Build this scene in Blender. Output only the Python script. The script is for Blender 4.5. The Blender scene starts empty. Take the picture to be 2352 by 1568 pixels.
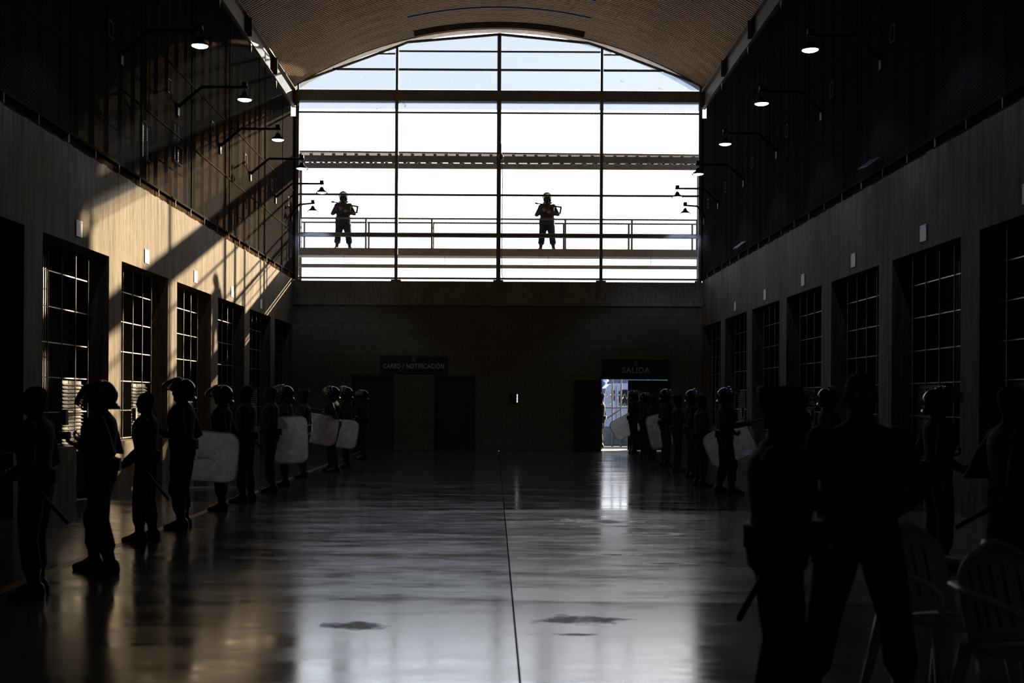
import bpy, math, random
from mathutils import Vector, Matrix, Euler
R = math.radians
rnd = random.Random(7)
SC = bpy.context.scene
COL = SC.collection

# ------------------------------------------------------------------ camera, sky, sun, exposure
cam_d = bpy.data.cameras.new('camera'); cam = bpy.data.objects.new('camera', cam_d); COL.objects.link(cam)
cam.location = (0, 0, 1.6); cam.rotation_euler = (R(90), R(-0.30), 0)
cam_d.sensor_width = 36.0; cam_d.lens = 40.0
cam_d.shift_x = 0.01743; cam_d.shift_y = 0.05697
cam_d.clip_start = 0.05; cam_d.clip_end = 600
cam_d.dof.use_dof = True; cam_d.dof.focus_distance = 24.0; cam_d.dof.aperture_fstop = 2.4
SC.camera = cam

W = bpy.data.worlds.new('sky'); SC.world = W; W.use_nodes = True
nt = W.node_tree; nt.nodes.clear()
def wn(t, **k):
    n = nt.nodes.new(t)
    for a, v in k.items(): setattr(n, a, v)
    return n
SUN_TRAVEL = Vector((-1, -1.41, -0.49)).normalized()
tc = wn('ShaderNodeTexCoord'); sep = wn('ShaderNodeSeparateXYZ'); nt.links.new(tc.outputs['Generated'], sep.inputs[0])
rp = wn('ShaderNodeValToRGB'); nt.links.new(sep.outputs['Z'], rp.inputs[0])
rp.color_ramp.elements[0].position = 0.0; rp.color_ramp.elements[0].color = (2.45, 2.62, 2.95, 1)
rp.color_ramp.elements[1].position = 0.75; rp.color_ramp.elements[1].color = (0.28, 0.46, 0.9, 1)
e = rp.color_ramp.elements.new(0.14); e.color = (2.75, 2.95, 3.3, 1)
e = rp.color_ramp.elements.new(0.27); e.color = (2.95, 3.2, 3.6, 1)
dt = wn('ShaderNodeVectorMath', operation='DOT_PRODUCT'); nt.links.new(tc.outputs['Generated'], dt.inputs[0]); dt.inputs[1].default_value = tuple(-SUN_TRAVEL)
mx0 = wn('ShaderNodeMath', operation='MAXIMUM'); nt.links.new(dt.outputs['Value'], mx0.inputs[0]); mx0.inputs[1].default_value = 0
pw = wn('ShaderNodeMath', operation='POWER'); nt.links.new(mx0.outputs[0], pw.inputs[0]); pw.inputs[1].default_value = 14
side = wn('ShaderNodeMapRange'); side.interpolation_type = 'SMOOTHSTEP'; nt.links.new(dt.outputs['Value'], side.inputs[0]); side.inputs[1].default_value = -0.25; side.inputs[2].default_value = 0.7
blue = wn('ShaderNodeMix', data_type='RGBA'); nt.links.new(side.outputs[0], blue.inputs['Factor']); blue.inputs[6].default_value = (0.30, 0.50, 1.10, 1); nt.links.new(rp.outputs[0], blue.inputs[7])
gl = wn('ShaderNodeMix', data_type='RGBA', blend_type='ADD'); nt.links.new(pw.outputs[0], gl.inputs['Factor'])
nt.links.new(blue.outputs[2], gl.inputs[6]); gl.inputs[7].default_value = (3.2, 2.3, 1.4, 1)
bg = wn('ShaderNodeBackground'); nt.links.new(gl.outputs[2], bg.inputs[0]); bg.inputs[1].default_value = 1.0
wo = wn('ShaderNodeOutputWorld'); nt.links.new(bg.outputs[0], wo.inputs[0])

sun_d = bpy.data.lights.new('sun', 'SUN'); sun = bpy.data.objects.new('sun', sun_d); COL.objects.link(sun)
sun_d.energy = 24.0; sun_d.color = (1.0, 0.80, 0.55); sun_d.angle = R(0.53)
sun.rotation_euler = SUN_TRAVEL.to_track_quat('-Z', 'Y').to_euler(); sun.location = (30, 70, 30)

SC.view_settings.view_transform = 'Standard'; SC.view_settings.look = 'None'
SC.view_settings.exposure = 0.0; SC.view_settings.gamma = 1.0; SC.view_settings.use_curve_mapping = False
SC.cycles.use_denoising = True
SC.cycles.max_bounces = 8; SC.cycles.diffuse_bounces = 4; SC.cycles.transparent_max_bounces = 24
SC.cycles.sample_clamp_indirect = 4.0
SC.cycles.caustics_reflective = False; SC.cycles.caustics_refractive = False

# ------------------------------------------------------------------ materials
def mat(name, col, rough=0.6, metal=0.0, spec=0.5, col2=None, scale=(6, 6, 6), bump=0.0, bscale=40.0, emit=None, detail=4.0):
    m = bpy.data.materials.new(name); m.use_nodes = True; t = m.node_tree; b = t.nodes['Principled BSDF']
    b.inputs['Roughness'].default_value = rough; b.inputs['Metallic'].default_value = metal
    b.inputs['Specular IOR Level'].default_value = spec
    c2 = col2 or tuple(v * 0.72 for v in col)
    co = t.nodes.new('ShaderNodeTexCoord'); mp = t.nodes.new('ShaderNodeMapping'); mp.inputs['Scale'].default_value = scale
    t.links.new(co.outputs['Object'], mp.inputs[0])
    nz = t.nodes.new('ShaderNodeTexNoise'); nz.inputs['Scale'].default_value = 1.0; nz.inputs['Detail'].default_value = detail
    t.links.new(mp.outputs[0], nz.inputs['Vector'])
    rr = t.nodes.new('ShaderNodeValToRGB'); t.links.new(nz.outputs['Fac'], rr.inputs[0])
    rr.color_ramp.elements[0].position = 0.33; rr.color_ramp.elements[0].color = (*c2, 1)
    rr.color_ramp.elements[1].position = 0.67; rr.color_ramp.elements[1].color = (*col, 1)
    t.links.new(rr.outputs[0], b.inputs['Base Color'])
    if bump:
        n2 = t.nodes.new('ShaderNodeTexNoise'); n2.inputs['Scale'].default_value = bscale; n2.inputs['Detail'].default_value = 3
        t.links.new(co.outputs['Object'], n2.inputs['Vector'])
        bp = t.nodes.new('ShaderNodeBump'); bp.inputs['Strength'].default_value = bump; bp.inputs['Distance'].default_value = 0.02
        t.links.new(n2.outputs['Fac'], bp.inputs['Height']); t.links.new(bp.outputs[0], b.inputs['Normal'])
    if emit:
        b.inputs['Emission Color'].default_value = (*emit[0], 1); b.inputs['Emission Strength'].default_value = emit[1]
    return m

def concrete(name, c1, c2, vs=(7, 7, 0.55)):
    """wall concrete with long vertical streaks"""
    m = bpy.data.materials.new(name); m.use_nodes = True; t = m.node_tree; b = t.nodes['Principled BSDF']
    b.inputs['Roughness'].default_value = 0.85; b.inputs['Specular IOR Level'].default_value = 0.2
    co = t.nodes.new('ShaderNodeTexCoord')
    def noise(sc, det, rough=0.55):
        mp = t.nodes.new('ShaderNodeMapping'); mp.inputs['Scale'].default_value = sc; t.links.new(co.outputs['Object'], mp.inputs[0])
        n = t.nodes.new('ShaderNodeTexNoise'); n.inputs['Scale'].default_value = 1; n.inputs['Detail'].default_value = det; n.inputs['Roughness'].default_value = rough
        t.links.new(mp.outputs[0], n.inputs['Vector']); return n
    a = noise(vs, 5, 0.65); c = noise((1.1, 1.1, 0.8), 4); d = noise((30, 30, 3.0), 3)
    r1 = t.nodes.new('ShaderNodeValToRGB'); t.links.new(a.outputs['Fac'], r1.inputs[0])
    r1.color_ramp.elements[0].position = 0.36; r1.color_ramp.elements[0].color = (*c2, 1)
    r1.color_ramp.elements[1].position = 0.58; r1.color_ramp.elements[1].color = (*c1, 1)
    mx = t.nodes.new('ShaderNodeMix'); mx.data_type = 'RGBA'; mx.blend_type = 'MULTIPLY'; mx.inputs['Factor'].default_value = 0.8
    r2 = t.nodes.new('ShaderNodeValToRGB'); t.links.new(c.outputs['Fac'], r2.inputs[0])
    r2.color_ramp.elements[0].position = 0.3; r2.color_ramp.elements[0].color = (0.72, 0.72, 0.72, 1)
    r2.color_ramp.elements[1].position = 0.62; r2.color_ramp.elements[1].color = (1, 1, 1, 1)
    t.links.new(r1.outputs[0], mx.inputs[6]); t.links.new(r2.outputs[0], mx.inputs[7])
    r3 = t.nodes.new('ShaderNodeValToRGB'); t.links.new(d.outputs['Fac'], r3.inputs[0])
    r3.color_ramp.elements[0].position = 0.34; r3.color_ramp.elements[0].color = (0.45, 0.43, 0.40, 1)
    r3.color_ramp.elements[1].position = 0.48; r3.color_ramp.elements[1].color = (1, 1, 1, 1)
    m3 = t.nodes.new('ShaderNodeMix'); m3.data_type = 'RGBA'; m3.blend_type = 'MULTIPLY'; m3.inputs['Factor'].default_value = 0.85
    t.links.new(mx.outputs[2], m3.inputs[6]); t.links.new(r3.outputs[0], m3.inputs[7])
    t.links.new(m3.outputs[2], b.inputs['Base Color'])
    bp = t.nodes.new('ShaderNodeBump'); bp.inputs['Strength'].default_value = 0.25; bp.inputs['Distance'].default_value = 0.01
    t.links.new(d.outputs['Fac'], bp.inputs['Height']); t.links.new(bp.outputs[0], b.inputs['Normal'])
    return m

def blockwork(name):
    m = bpy.data.materials.new(name); m.use_nodes = True; t = m.node_tree; b = t.nodes['Principled BSDF']
    b.inputs['Roughness'].default_value = 0.9; b.inputs['Specular IOR Level'].default_value = 0.15
    co = t.nodes.new('ShaderNodeTexCoord'); sp = t.nodes.new('ShaderNodeSeparateXYZ'); cb = t.nodes.new('ShaderNodeCombineXYZ')
    t.links.new(co.outputs['Object'], sp.inputs[0]); t.links.new(sp.outputs['X'], cb.inputs['X']); t.links.new(sp.outputs['Z'], cb.inputs['Y'])
    br = t.nodes.new('ShaderNodeTexBrick'); br.inputs['Scale'].default_value = 1; br.inputs['Brick Width'].default_value = 0.4; br.inputs['Row Height'].default_value = 0.2
    br.inputs['Mortar Size'].default_value = 0.008; br.inputs['Color1'].default_value = (0.17, 0.165, 0.115, 1); br.inputs['Color2'].default_value = (0.15, 0.145, 0.105, 1); br.inputs['Mortar'].default_value = (0.075, 0.072, 0.05, 1)
    t.links.new(cb.outputs[0], br.inputs['Vector']); t.links.new(br.outputs['Color'], b.inputs['Base Color'])
    bp = t.nodes.new('ShaderNodeBump'); bp.inputs['Strength'].default_value = 0.4; bp.inputs['Distance'].default_value = 0.01; bp.invert = True
    t.links.new(br.outputs['Fac'], bp.inputs['Height']); t.links.new(bp.outputs[0], b.inputs['Normal'])
    return m

STAINS = [(0.62, 8.30, 0.36, 0.24), (0.50, 7.78, 0.28, 0.05), (1.85, 13.65, 0.45, 0.16), (1.42, 15.1, 0.55, 0.28),
          (1.75, 14.5, 0.55, 0.12), (-0.95, 8.05, 0.25, 0.16), (1.15, 11.8, 0.35, 0.10), (1.75, 11.2, 0.3, 0.08)]
def floor_mat(name, rough, rvar, base=(0.075, 0.078, 0.082), bumps=0.05, spec=0.5, ior=1.5, tint=(1, 1, 1)):
    m = bpy.data.materials.new(name); m.use_nodes = True; t = m.node_tree; b = t.nodes['Principled BSDF']; b.inputs['IOR'].default_value = ior; b.inputs['Specular Tint'].default_value = (*tint, 1)
    N = t.nodes.new; L = t.links.new
    co = N('ShaderNodeTexCoord')
    def noise(sc, det, rg=0.55, dist=0.0):
        mp = N('ShaderNodeMapping'); mp.inputs['Scale'].default_value = sc; L(co.outputs['Object'], mp.inputs[0])
        n = N('ShaderNodeTexNoise'); n.inputs['Scale'].default_value = 1; n.inputs['Detail'].default_value = det
        n.inputs['Roughness'].default_value = rg; n.inputs['Distortion'].default_value = dist
        L(mp.outputs[0], n.inputs['Vector']); return n.outputs['Fac']
    def math_(op, a, bb, clamp=False):
        n = N('ShaderNodeMath'); n.operation = op; n.use_clamp = clamp
        for i, v in enumerate((a, bb)):
            if isinstance(v, (int, float)): n.inputs[i].default_value = v
            else: L(v, n.inputs[i])
        return n.outputs[0]
    streak = noise((0.55, 2.6, 1), 5, 0.6, 0.3); fine = noise((3.0, 9.0, 1), 5, 0.65); big = noise((0.35, 0.5, 1), 3)
    warp = noise((2.2, 2.2, 1), 4, 0.7)
    sp = N('ShaderNodeSeparateXYZ'); L(co.outputs['Object'], sp.inputs[0])
    stain = None
    for (sx, sy, rx, ry) in STAINS:
        dx = math_('DIVIDE', math_('SUBTRACT', sp.outputs['X'], sx), rx); dy = math_('DIVIDE', math_('SUBTRACT', sp.outputs['Y'], sy), ry)
        d2 = math_('ADD', math_('MULTIPLY', dx, dx), math_('MULTIPLY', dy, dy))
        s = math_('MULTIPLY', math_('SUBTRACT', math_('ADD', 1.0, math_('MULTIPLY', math_('SUBTRACT', warp, 0.5), 5.0)), d2), 1.1, True)
        stain = s if stain is None else math_('MAXIMUM', stain, s)
    mixn = math_('ADD', math_('MULTIPLY', streak, 0.6), math_('MULTIPLY', fine, 0.4))
    rr = N('ShaderNodeMapRange'); L(mixn, rr.inputs[0]); rr.inputs[1].default_value = 0.35; rr.inputs[2].default_value = 0.65
    rr.inputs[3].default_value = max(rough - rvar, 0.02); rr.inputs[4].default_value = rough + rvar
    ro = math_('ADD', rr.outputs[0], math_('MULTIPLY', stain, 0.35))
    L(ro, b.inputs['Roughness'])
    cr = N('ShaderNodeValToRGB'); L(math_('ADD', math_('MULTIPLY', big, 0.5), math_('MULTIPLY', fine, 0.5)), cr.inputs[0])
    cr.color_ramp.elements[0].position = 0.35; cr.color_ramp.elements[0].color = (*[v * 0.65 for v in base], 1)
    cr.color_ramp.elements[1].position = 0.65; cr.color_ramp.elements[1].color = (*base, 1)
    mx = N('ShaderNodeMix'); mx.data_type = 'RGBA'; L(stain, mx.inputs['Factor']); L(cr.outputs[0], mx.inputs[6]); mx.inputs[7].default_value = (0.035, 0.033, 0.028, 1)
    L(mx.outputs[2], b.inputs['Base Color'])
    L(math_('SUBTRACT', spec, math_('MULTIPLY', stain, spec * 0.8)), b.inputs['Specular IOR Level'])
    bp = N('ShaderNodeBump'); bp.inputs['Strength'].default_value = bumps; bp.inputs['Distance'].default_value = 0.02
    L(math_('ADD', math_('MULTIPLY', noise((1.2, 5.0, 1), 3, 0.5), 0.8), math_('MULTIPLY', noise((14, 30, 1), 2), 0.06)), bp.inputs['Height']); L(bp.outputs[0], b.inputs['Normal'])
    return m

def clear(name, tint, trans, haze, rough=0.12, dirt=0.0, dirt_scale=5.0, gloss=0.12):
    """thin clear sheet: part passes straight through, part is scattered by scratches and dirt, part mirrors"""
    m = bpy.data.materials.new(name); m.use_nodes = True; t = m.node_tree; t.nodes.clear(); N = t.nodes.new; L = t.links.new
    tr = N('ShaderNodeBsdfTransparent'); tr.inputs[0].default_value = (*tint, 1)
    tl = N('ShaderNodeBsdfTranslucent'); tl.inputs[0].default_value = (*haze, 1)
    df = N('ShaderNodeBsdfDiffuse'); df.inputs[0].default_value = (*haze, 1)
    m1 = N('ShaderNodeMixShader'); m1.inputs[0].default_value = 0.4; L(tl.outputs[0], m1.inputs[1]); L(df.outputs[0], m1.inputs[2])
    co = N('ShaderNodeTexCoord'); nz = N('ShaderNodeTexNoise'); nz.inputs['Scale'].default_value = dirt_scale; nz.inputs['Detail'].default_value = 7; nz.inputs['Roughness'].default_value = 0.72
    L(co.outputs['Object'], nz.inputs['Vector'])
    mr = N('ShaderNodeMapRange'); L(nz.outputs['Fac'], mr.inputs[0]); mr.inputs[1].default_value = 0.3; mr.inputs[2].default_value = 0.7
    mr.inputs[3].default_value = min(1, trans * 1.12 if trans > 0.4 else trans * 2.6); mr.inputs[4].default_value = trans * (0.88 if trans > 0.4 else 0.1)
    m2 = N('ShaderNodeMixShader'); L(mr.outputs[0], m2.inputs[0]); L(m1.outputs[0], m2.inputs[1]); L(tr.outputs[0], m2.inputs[2])
    gs = N('ShaderNodeBsdfGlossy'); gs.inputs['Roughness'].default_value = rough
    m3 = N('ShaderNodeMixShader'); fr = N('ShaderNodeFresnel'); fr.inputs[0].default_value = 1.4
    L(fr.outputs[0], m3.inputs[0]); L(m2.outputs[0], m3.inputs[1]); L(gs.outputs[0], m3.inputs[2])
    out = N('ShaderNodeOutputMaterial')
    last = m3
    if dirt:
        n2 = N('ShaderNodeTexNoise'); n2.inputs['Scale'].default_value = dirt_scale * 0.8; n2.inputs['Detail'].default_value = 9; n2.inputs['Roughness'].default_value = 0.75
        mp = N('ShaderNodeMapping'); mp.inputs['Location'].default_value = (3.1, 7.7, 1.3); L(co.outputs['Object'], mp.inputs[0]); L(mp.outputs[0], n2.inputs['Vector'])
        r2 = N('ShaderNodeMapRange'); L(n2.outputs['Fac'], r2.inputs[0]); r2.inputs[1].default_value = 0.635; r2.inputs[2].default_value = 0.70; r2.inputs[3].default_value = 0; r2.inputs[4].default_value = dirt
        dk = N('ShaderNodeBsdfDiffuse'); dk.inputs[0].default_value = (0.06, 0.06, 0.065, 1)
        m4 = N('ShaderNodeMixShader'); L(r2.outputs[0], m4.inputs[0]); L(m3.outputs[0], m4.inputs[1]); L(dk.outputs[0], m4.inputs[2]); last = m4
    L(last.outputs[0], out.inputs[0])
    return m

M = {}
M['wall'] = concrete('side_wall_concrete', (0.185, 0.150, 0.097), (0.080, 0.062, 0.038), (10, 10, 0.6))
M['end'] = blockwork('end_wall_blockwork')
M['parapet'] = concrete('parapet_render', (0.30, 0.29, 0.22), (0.24, 0.23, 0.18), (2, 2, 1.5))
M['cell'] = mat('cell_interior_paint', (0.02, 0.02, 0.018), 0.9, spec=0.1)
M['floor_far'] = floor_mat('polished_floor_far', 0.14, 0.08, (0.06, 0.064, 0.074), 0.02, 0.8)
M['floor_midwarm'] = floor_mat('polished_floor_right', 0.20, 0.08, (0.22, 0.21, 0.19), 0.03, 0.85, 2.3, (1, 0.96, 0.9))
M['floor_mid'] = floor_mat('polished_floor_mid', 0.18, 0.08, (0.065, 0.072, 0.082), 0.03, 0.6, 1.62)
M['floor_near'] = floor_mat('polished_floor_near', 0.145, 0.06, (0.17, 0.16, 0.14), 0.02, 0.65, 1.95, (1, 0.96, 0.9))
M['sub'] = mat('floor_joint', (0.01, 0.01, 0.01), 0.9)
M['yellow'] = mat('yellow_floor_paint', (0.20, 0.12, 0.015), 0.3, col2=(0.09, 0.06, 0.02), scale=(8, 3, 1))
M['steel'] = mat('dark_painted_steel', (0.045, 0.043, 0.038), 0.5, 0.2, bump=0.1)
M['bar'] = mat('bare_steel_bar', (0.42, 0.40, 0.36), 0.38, 0.85)
M['tab'] = mat('anchor_tab_paint', (0.30, 0.29, 0.27), 0.7, 0.0, spec=0.0)
M['bar_rail'] = mat('bare_steel_rail', (0.42, 0.40, 0.36), 0.42, 0.8)
M['louvre'] = mat('galvanised_louvre', (0.11, 0.10, 0.085), 0.6, 0.1)
M['mesh'] = mat('expanded_metal', (0.075, 0.072, 0.070), 0.8, 0.0, spec=0.0)
M['mesh_window'] = mat('window_expanded_metal', (0.16, 0.155, 0.15), 0.55, 0.3)
M['clad'] = mat('cladding_sheet', (0.046, 0.030, 0.018), 0.8, 0.0, spec=0.0, bump=0.05, scale=(4, 4, 1))
M['seam'] = mat('cladding_seam', (0.06, 0.047, 0.034), 0.7, 0.0, spec=0.0)
M['screen_rail'] = mat('screen_frame_rail', (0.04, 0.034, 0.027), 0.7, 0.0, spec=0.0)
M['eave'] = mat('eave_beam_paint', (0.14, 0.125, 0.105), 0.5, 0.2)
M['roof'] = mat('roof_sheet', (0.72, 0.55, 0.40), 0.55, 0.0, col2=(0.52, 0.40, 0.29), scale=(0.8, 3, 1), spec=0.3)
M['daylit_band'] = mat('overhang_painted_daylight', (0.62, 0.60, 0.57), 0.6)  # paler than the roof: sky light on the overhang put into the colour
M['sky_strip'] = clear('blue_skylight', (0.26, 0.32, 0.5), 0.6, (0.14, 0.17, 0.26))
M['frame'] = mat('window_steel', (0.24, 0.245, 0.235), 0.55, 0.1)
M['pane'] = clear('dirty_plastic_pane', (0.46, 0.515, 0.58), 0.72, (0.55, 0.58, 0.62), 0.3, dirt=0.9, dirt_scale=3.0)
M['walk'] = mat('walkway_steel', (0.17, 0.16, 0.145), 0.6, 0.1)
M['rail'] = mat('railing_galvanised', (0.17, 0.16, 0.15), 0.5, 0.3)
M['sign'] = mat('sign_board', (0.012, 0.012, 0.014), 0.45)
M['letter'] = mat('sign_lettering', (0.55, 0.55, 0.52), 0.6)
M['white'] = mat('white_sign_plate', (0.78, 0.78, 0.74), 0.6, col2=(0.7, 0.7, 0.66))
M['door'] = mat('dark_door_paint', (0.02, 0.02, 0.022), 0.5)
M['shade'] = mat('lamp_enamel', (0.014, 0.014, 0.016), 0.6, spec=0.1)
M['lens'] = mat('lamp_lens', (0.8, 0.85, 1.0), 0.4, emit=((0.78, 0.86, 1.0), 9.0))
M['cloth'] = mat('navy_uniform', (0.018, 0.02, 0.03), 0.85, spec=0.25, scale=(9, 9, 9), bump=0.35, bscale=22)
M['cloth_sunrim'] = mat('sun_brightened_uniform', (0.05, 0.052, 0.06), 0.85, spec=0.25, scale=(9, 9, 9), bump=0.35, bscale=22)  # paler copy of the navy cloth, sun rim strengthened through its colour
M['boot'] = mat('black_leather', (0.010, 0.010, 0.010), 0.4)
M['skin'] = mat('skin', (0.17, 0.09, 0.055), 0.6)
M['hood'] = mat('black_balaclava', (0.008, 0.008, 0.009), 0.9, bump=0.2)
M['gear'] = mat('black_nylon_gear', (0.008, 0.008, 0.009), 0.7, bump=0.2)
M['eye'] = mat('eye_white', (0.4, 0.38, 0.34), 0.3)
M['helmet'] = mat('gloss_black_helmet', (0.006, 0.006, 0.007), 0.14)
M['visor'] = clear('clear_visor', (0.8, 0.82, 0.85), 0.74, (0.5, 0.5, 0.48), 0.1)
M['shield'] = clear('scratched_shield', (0.62, 0.64, 0.66), 0.24, (0.88, 0.88, 0.84), 0.25, dirt_scale=7.0)
M['shield_edge'] = clear('polished_shield_edge', (0.7, 0.7, 0.7), 0.05, (0.95, 0.95, 0.92), 0.15)
M['rubber'] = mat('black_rubber', (0.01, 0.01, 0.01), 0.6)
M['gun'] = mat('gun_metal', (0.012, 0.012, 0.012), 0.4, 0.3)
M['plastic'] = mat('white_chair_plastic', (0.55, 0.58, 0.68), 0.45)
M['ground'] = mat('sunlit_yard', (0.42, 0.40, 0.36), 0.9, scale=(1.5, 1.5, 1), bump=0.2, bscale=8)
M['truck'] = mat('blue_shade_truck_paint', (0.50, 0.60, 0.78), 0.35)  # white body tinted blue, sky shade put into the colour
M['glass_dark'] = mat('dark_truck_glass', (0.02, 0.025, 0.04), 0.08)
M['blue'] = mat('blue_panel', (0.22, 0.34, 0.58), 0.7, spec=0.1)
M['roof_plastic'] = clear('translucent_roof_plastic', (0.5, 0.5, 0.5), 0.05, (0.85, 0.85, 0.83), 0.4)
M['galv'] = mat('galvanised_pipe', (0.26, 0.30, 0.36), 0.6, 0.0, spec=0.2)
M['far_wall'] = mat('far_grey_wall', (0.22, 0.26, 0.32), 0.85)
M['cctv'] = mat('grey_camera_housing', (0.12, 0.12, 0.12), 0.5)
M['leaf'] = mat('hedge_leaf', (0.05, 0.11, 0.03), 0.8)

# ------------------------------------------------------------------ mesh helpers
class MB:
    def __init__(s): s.v = []; s.f = []
    def add(s, vs, fs):
        o = len(s.v); s.v += [tuple(p) for p in vs]; s.f += [tuple(i + o for i in f) for f in fs]; return s
    def box(s, x0, x1, y0, y1, z0, z1):
        vs = [(x, y, z) for z in (z0, z1) for y in (y0, y1) for x in (x0, x1)]
        return s.add(vs, [(0, 2, 3, 1), (4, 5, 7, 6), (0, 1, 5, 4), (2, 6, 7, 3), (0, 4, 6, 2), (1, 3, 7, 5)])
    def obox(s, c, h, rot=None):
        c = Vector(c); m = rot or Matrix.Identity(3)
        vs = [c + m @ Vector((sx * h[0], sy * h[1], sz * h[2])) for sz in (-1, 1) for sy in (-1, 1) for sx in (-1, 1)]
        return s.add(vs, [(0, 2, 3, 1), (4, 5, 7, 6), (0, 1, 5, 4), (2, 6, 7, 3), (0, 4, 6, 2), (1, 3, 7, 5)])
    def rings(s, rings, cap=True, closed=True):
        n = len(rings[0]); vs = [p for r in rings for p in r]; fs = []
        for i in range(len(rings) - 1):
            for j in range(n if closed else n - 1):
                k = (j + 1) % n
                fs.append((i * n + j, i * n + k, (i + 1) * n + k, (i + 1) * n + j))
        if cap:
            fs.append(tuple(reversed(range(n)))); fs.append(tuple((len(rings) - 1) * n + j for j in range(n)))
        return s.add(vs, fs)
    def tube(s, pts, r, n=8, cap=True, flat=1.0):
        pts = [Vector(p) for p in pts]; rr = r if isinstance(r, (list, tuple)) else [r] * len(pts)
        rings = []; ref = None
        for i, p in enumerate(pts):
            a = pts[max(i - 1, 0)]; b = pts[min(i + 1, len(pts) - 1)]; d = (b - a).normalized()
            if ref is None: ref = d.orthogonal().normalized() if abs(d.z) > 0.9 else Vector((0, 0, 1))
            u = (ref - d * ref.dot(d)).normalized(); w = d.cross(u); ref = u
            rings.append([p + (u * math.cos(2 * math.pi * k / n) * flat + w * math.sin(2 * math.pi * k / n)) * rr[i] for k in range(n)])
        return s.rings(rings, cap)
    def ell(s, c, r, rot=None, nu=16, nv=10):
        c = Vector(c); m = rot or Matrix.Identity(3); rings = []
        for i in range(1, nv):
            a = math.pi * i / nv - math.pi / 2
            rings.append([c + m @ Vector((r[0] * math.cos(a) * math.cos(2 * math.pi * j / nu), r[1] * math.cos(a) * math.sin(2 * math.pi * j / nu), r[2] * math.sin(a))) for j in range(nu)])
        return s.rings(rings)
    def lathe(s, prof, c=(0, 0, 0), n=20, cap=True):
        c = Vector(c)
        return s.rings([[c + Vector((r * math.cos(2 * math.pi * j / n), r * math.sin(2 * math.pi * j / n), z)) for j in range(n)] for r, z in prof], cap)
    def mesh(s, name, mats, smooth=False):
        me = bpy.data.meshes.new(name); me.from_pydata(s.v, [], s.f)
        for m in (mats if isinstance(mats, list) else [mats]): me.materials.append(m)
        if smooth: me.polygons.foreach_set('use_smooth', [True] * len(me.polygons))
        me.update(); return me

def link(name, me, parent=None, loc=None, rot=None):
    o = bpy.data.objects.new(name, me); COL.objects.link(o)
    if parent is not None: o.parent = parent
    if loc is not None: o.location = loc
    if rot is not None: o.rotation_euler = rot
    return o
def part(name, mb, m, parent, smooth=False): return link(name, mb.mesh(name, m, smooth), parent)
def thing(name, label, cat, loc=(0, 0, 0), rz=0.0, group=None):
    o = link(name, None, None, loc, (0, 0, rz)); o.empty_display_size = 0.2
    o['label'] = label; o['category'] = cat
    if group: o['group'] = group
    return o
def struct(o, label=None):
    o['kind'] = 'structure'
    if label: o['label'] = label
    return o
_cache = {}
def boxpart(name, m, parent, x0, x1, y0, y1, z0, z1):
    """a box part; alike boxes share one mesh"""
    key = (m.name, round(x1 - x0, 4), round(y1 - y0, 4), round(z1 - z0, 4))
    if key not in _cache:
        hx, hy, hz = (x1 - x0) / 2, (y1 - y0) / 2, (z1 - z0) / 2
        _cache[key] = MB().box(-hx, hx, -hy, hy, -hz, hz).mesh(name, m)
    return link(name, _cache[key], parent, ((x0 + x1) / 2, (y0 + y1) / 2, (z0 + z1) / 2))

def grid_wall(mb, axis, a0, a1, z0, z1, t0, t1, holes):
    """a flat wall with rectangular holes, merged column by column. axis 'x' or 'y' is the running direction."""
    xs = sorted({a0, a1, *[min(max(h[i], a0), a1) for h in holes for i in (0, 1)]})
    for i in range(len(xs) - 1):
        mid = (xs[i] + xs[i + 1]) / 2
        cuts = sorted([(max(h[2], z0), min(h[3], z1)) for h in holes if h[0] < mid < h[1]])
        z = z0
        for c0, c1 in cuts + [(z1, z1)]:
            if c0 - z > 1e-4:
                if axis == 'y': mb.box(t0, t1, xs[i], xs[i + 1], z, c0)
                else: mb.box(xs[i], xs[i + 1], t0, t1, z, c0)
            z = max(z, c1)
    return mb

def lattice(u0, u1, v0, v1, pitch, ang, strand, to3, holes=()):
    """flattened expanded metal: two families of thin straight strands, clipped to the panel"""
    mb = MB()
    for s in (1, -1):
        d = Vector((math.cos(ang), s * math.sin(ang))); n = Vector((-d.y, d.x))
        cs = [n.dot(Vector((u, v))) for u in (u0, u1) for v in (v0, v1)]
        k = math.ceil(min(cs) / pitch)
        while k * pitch < max(cs):
            base = n * (k * pitch); lo, hi = -1e9, 1e9
            for b0, b1, bb, dd in ((u0, u1, base.x, d.x), (v0, v1, base.y, d.y)):
                ta, tb = (b0 - bb) / dd, (b1 - bb) / dd
                lo = max(lo, min(ta, tb)); hi = min(hi, max(ta, tb))
            if hi - lo > 0.03:
                a = base + d * lo; b = base + d * hi; off = n * strand / 2
                w = s * strand * 0.3
                ra = [to3(a.x + off.x, a.y + off.y, w), to3(a.x - off.x, a.y - off.y, w), to3(a.x, a.y, w + strand * 0.6)]
                rb = [to3(b.x + off.x, b.y + off.y, w), to3(b.x - off.x, b.y - off.y, w), to3(b.x, b.y, w + strand * 0.6)]
                mb.rings([ra, rb], cap=False)
            k += 1
    return mb

# ------------------------------------------------------------------ dimensions of the hall
XL, XR, YB, D = -6.36, 6.55, -6.0, 35.9
ZL = 5.37                       # top of the concrete side walls
P, OW = 3.39, 2.76              # bay length, width of a cell opening
OPEN = [16.0 + P * k for k in range(-3, 6)]
OPEN = [y for y in OPEN if y > 5]
OTOP, SILL = 3.93, 0.86
ORD = ['first', 'second', 'third', 'fourth', 'fifth', 'sixth', 'seventh', 'eighth', 'ninth', 'tenth']

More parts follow.
